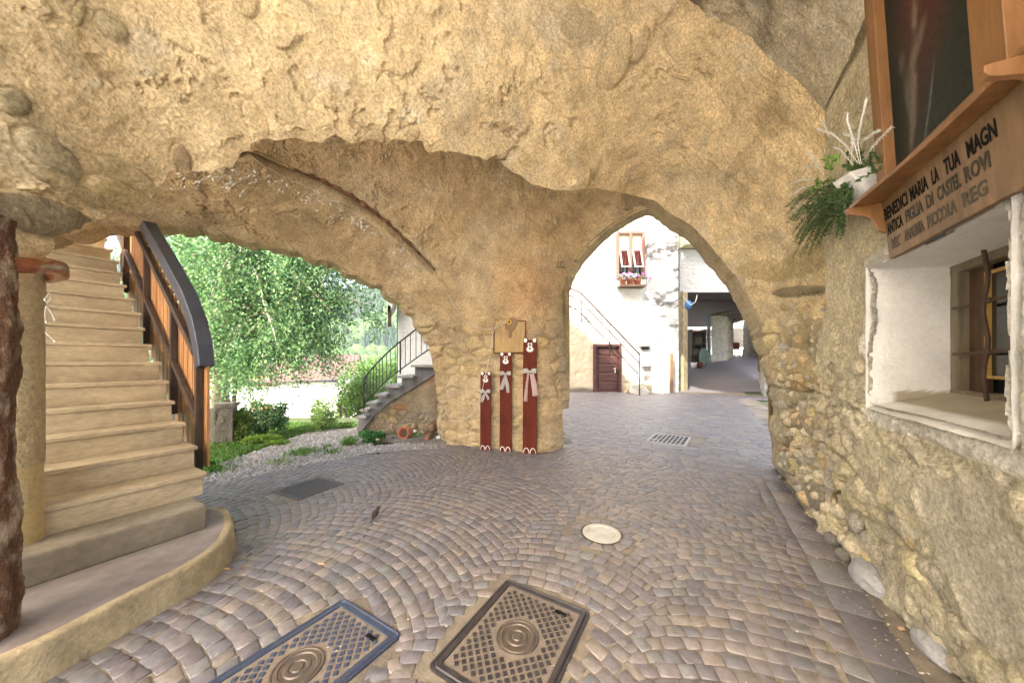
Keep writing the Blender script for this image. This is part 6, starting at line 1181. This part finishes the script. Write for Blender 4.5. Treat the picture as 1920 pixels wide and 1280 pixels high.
for z in (1.75, 2.5, 3.3): MB().box((P(1309, 0, 20.5)[0], 20.7, z), (1.0, .5, .06)).build('shelf', 'dark_wood', rk)
for x in (1297, 1323): MB().box((P(x, 0, 20.5)[0], 20.7, 2.3), (.07, .5, 2.3)).build('upright', 'dark_wood', rk)
for z, w2 in ((2.75, .5), (2.0, .7)): MB().box((P(1312, 0, 20.5)[0], 20.8, z), (w2, .35, .4)).build('box', 'grey_bark', rk, bevel=.01)
MB().box((P(1309, 0, 20.5)[0], 21.0, 2.2), (1.02, .04, 2.3)).build('back_panel', 'dark_wood', rk)
for k, (x, y, mt, lb) in enumerate(((1301, 676, 'white_box', 'pale bucket on the lane floor below the rack'), (1312, 675, 'red_wood', 'dark red bucket on the lane floor beside the pale one'))):
    c = P(x, y, 19.6); z0 = float(fz(19.6)); MB_ = MB().lathe([(0, 0), (.13, 0), (.17, .34), (.155, .34), (.12, .04), (0, .04)], (c[0], 19.6, z0), 14); tag(MB_.build('bucket', mt, smooth=True, origin=(c[0], 19.6, z0)), lb, 'bucket')
c = P(1320, 0, 20.0)[0]; tag(MB().ell((c, 20.0, 1.65), (.28, .25, .6), None, 10, 8, .12).build('covered_heap', simple('green_tarp', (.13, .20, .17), (.09, .14, .12), 4, .8, 10, .5, .03), smooth=True, origin=(c, 20, 1.15)), 'grey green covered heap beside the blue downpipe in the lane', 'heap')
tb = thing('garden_chair', P(1383, 665, 25), 'dark red slatted chair in front of the bright lane opening', 'chair'); c = P(1382, 0, 25)[0]; z0 = float(fz(25))
MB().box((c, 25, z0 + .5), (.7, .5, .06)).build('seat', 'red_wood', tb); MB().box((c, 25.25, z0 + .85), (.7, .05, .55)).build('backrest', 'red_wood', tb)
for sx in (-1, 1):
    for sy in (-1, 1): MB().box((c + sx * .3, 25 + sy * .2, z0 + .24), (.05, .05, .5)).build('leg', 'dark_wood', tb)
bp = thing('standing_board', P(1425, 700, 16.3), 'tall dark brown board standing at the right side of the lane mouth', 'board'); MB().hexa([P(1420, 694, 17.0), P(1434, 707, 15.2), P(1436, 707, 15.2), P(1422, 694, 17.0)], [P(1421, 622, 17.0), P(1433, 612, 15.2), P(1436, 612, 15.2), P(1423, 622, 17)]).build('panel', 'sign_wood', bp, bevel=.01)
# blue bag on the overpass corner
c = Vector(P(1290, 571, 15.6)); tag(MB().ell(c, (.2, .12, .22), None, 10, 8, .25).build('blue_bag', 'blue', smooth=True, origin=tuple(c)), 'small blue bag hanging under the overpass corner', 'bag')

rs = np.random.default_rng(44); V, Fc, Cc = [], [], []
for k in range(520):
    if k % 3: u = rs.uniform(.72, .88); v = rs.uniform(1.5, 4.9); x, y, _ = W(u + max(0, (3 - v)) * .03, v, 0)
    else: u = rs.uniform(-2.5, .7); v = rs.uniform(.6, 4.9); x, y, _ = W(u, v, 0)
    if x < -1.72 and plat(x, y): continue
    r = rs.uniform(.002, .007); o = len(V); a0 = rs.uniform(0, 6.28)
    for q in range(4): a = a0 + q * 1.57; V.append((x + r * rs.uniform(.7, 1.6) * math.cos(a), y + r * math.sin(a), .002))
    V.append((x, y, .002 + r * .6)); cl = np.array([(.5, .45, .36), (.12, .09, .06), (.3, .24, .15), (.6, .56, .5)][rs.integers(4)])
    Fc += [(o, o + 1, o + 4), (o + 1, o + 2, o + 4), (o + 2, o + 3, o + 4), (o + 3, o, o + 4)]; Cc += [cl] * 5
tag(np_mesh('floor_litter', V, np.array(Fc), 'cobble', None, Cc, smooth=False), 'scattered grit and crumbs on the paving', 'grit', kind='stuff')
# rounded stones showing through the plaster of the right pier and side wall
def rubble_mesh(name, spots, cols, seed):
    r = np.random.default_rng(seed); V, Fc, Cc = [], [], []; nu, nv = 18, 12; t = np.linspace(0, 2 * math.pi, nu + 1)[:-1]; ph = np.linspace(0, math.pi, nv); T_, Ph = np.meshgrid(t, ph, indexing='ij'); n = np.stack([np.sin(Ph) * np.cos(T_), np.sin(Ph) * np.sin(T_), np.cos(Ph)], -1)
    ff = [(i * nv + j, ((i + 1) % nu) * nv + j, ((i + 1) % nu) * nv + j + 1, i * nv + j + 1) for i in range(nu) for j in range(nv - 1)]
    for k, (p, nr, a, b, c_) in enumerate(spots):
        q = 1 + .20 * fbm(n * 1.5 + k * 3.7, 3, seed) + .05 * fbm(n * 7 + k, 2, seed); nr = np.array(nr) / np.linalg.norm(nr); tx = np.cross(nr, (0, 0, 1)); tx /= np.linalg.norm(tx); tz = np.cross(tx, nr); an = r.uniform(-.5, .5); ux = tx * math.cos(an) + tz * math.sin(an); uz = -tx * math.sin(an) + tz * math.cos(an)
        m = n * q[..., None]; g = np.array(p) + m[..., 0:1] * a * ux + m[..., 1:2] * c_ * nr + m[..., 2:3] * b * uz; o = len(V) ; V += [tuple(x) for x in g.reshape(-1, 3)]; Fc += [(o + f0, o + f1, o + f2, o + f3) for f0, f1, f2, f3 in ff]
        cl = np.array(cols[r.integers(len(cols))]) * r.uniform(.85, 1.15); Cc += [cl] * (nu * nv)
    return np_mesh(name, V, np.array(Fc), 'masonry', bld, Cc)
SC = [(.60, .52, .37), (.56, .50, .38), (.50, .45, .36), (.62, .55, .42), (.44, .41, .36), (.58, .45, .27)]
rs = np.random.default_rng(101); sp1 = []; pl_ = []
tries = 0
while len(sp1) < 105 and tries < 6000:
    tries += 1; x, y = rs.uniform(1462, 1562), rs.uniform(560, 975)
    if y > 895 + (x - 1474) * 1.2: continue
    p = hit(x, y, -.02, 'A'); a = rs.uniform(.035, .085) * (.8 if y < 640 else 1)
    if any((p - q).length < (a + b) * .92 for q, b in pl_): continue
    if rs.random() > sstep(545, 680, y) * .9 + .1: continue
    pl_.append((p, a)); sp1.append((tuple(p), (-.75, -.6, .05), a, a * rs.uniform(.6, .9), a * rs.uniform(.55, .8)))
rubble_mesh('pier_rubble', sp1, SC, 3)
sp2 = []; pl_ = []; tries = 0
while len(sp2) < 120 and tries < 8000:
    tries += 1; v = 3.55 - abs(rs.normal(0, .75)); z = rs.uniform(.0, 1.5) if v > 2.9 else rs.uniform(0, .9)
    if v < 1.3 or (v < V1 + .15 and z > .95) or math.hypot((v - 2.05) / .45, (z - .62) / .36) < 1: continue
    a = rs.uniform(.03, .08); p = Vector(W(float(wall_u(np.array(v), np.array(z))) + .012, v, z))
    if any((p - q).length < (a + b) * .95 for q, b in pl_): continue
    pl_.append((p, a)); sp2.append((tuple(p), (-CO, SI, 0), a, a * rs.uniform(.6, .9), a * rs.uniform(.5, .75)))
rubble_mesh('wall_rubble', sp2, SC, 5)
# ================================================================== HAZE
hzb = MB().box((0, 185, 60), (880, 900, 150)); hm = bpy.data.materials.new('haze'); hm.use_nodes = True; ht = hm.node_tree; ht.nodes.remove(ht.nodes['Principled BSDF'])
pv = ht.nodes.new('ShaderNodeVolumePrincipled'); pv.inputs['Color'].default_value = (.86, .93, 1, 1); pv.inputs['Density'].default_value = .0008; ht.links.new(pv.outputs[0], ht.nodes['Material Output'].inputs['Volume'])
tag(hzb.build('haze', hm), kind='stuff')
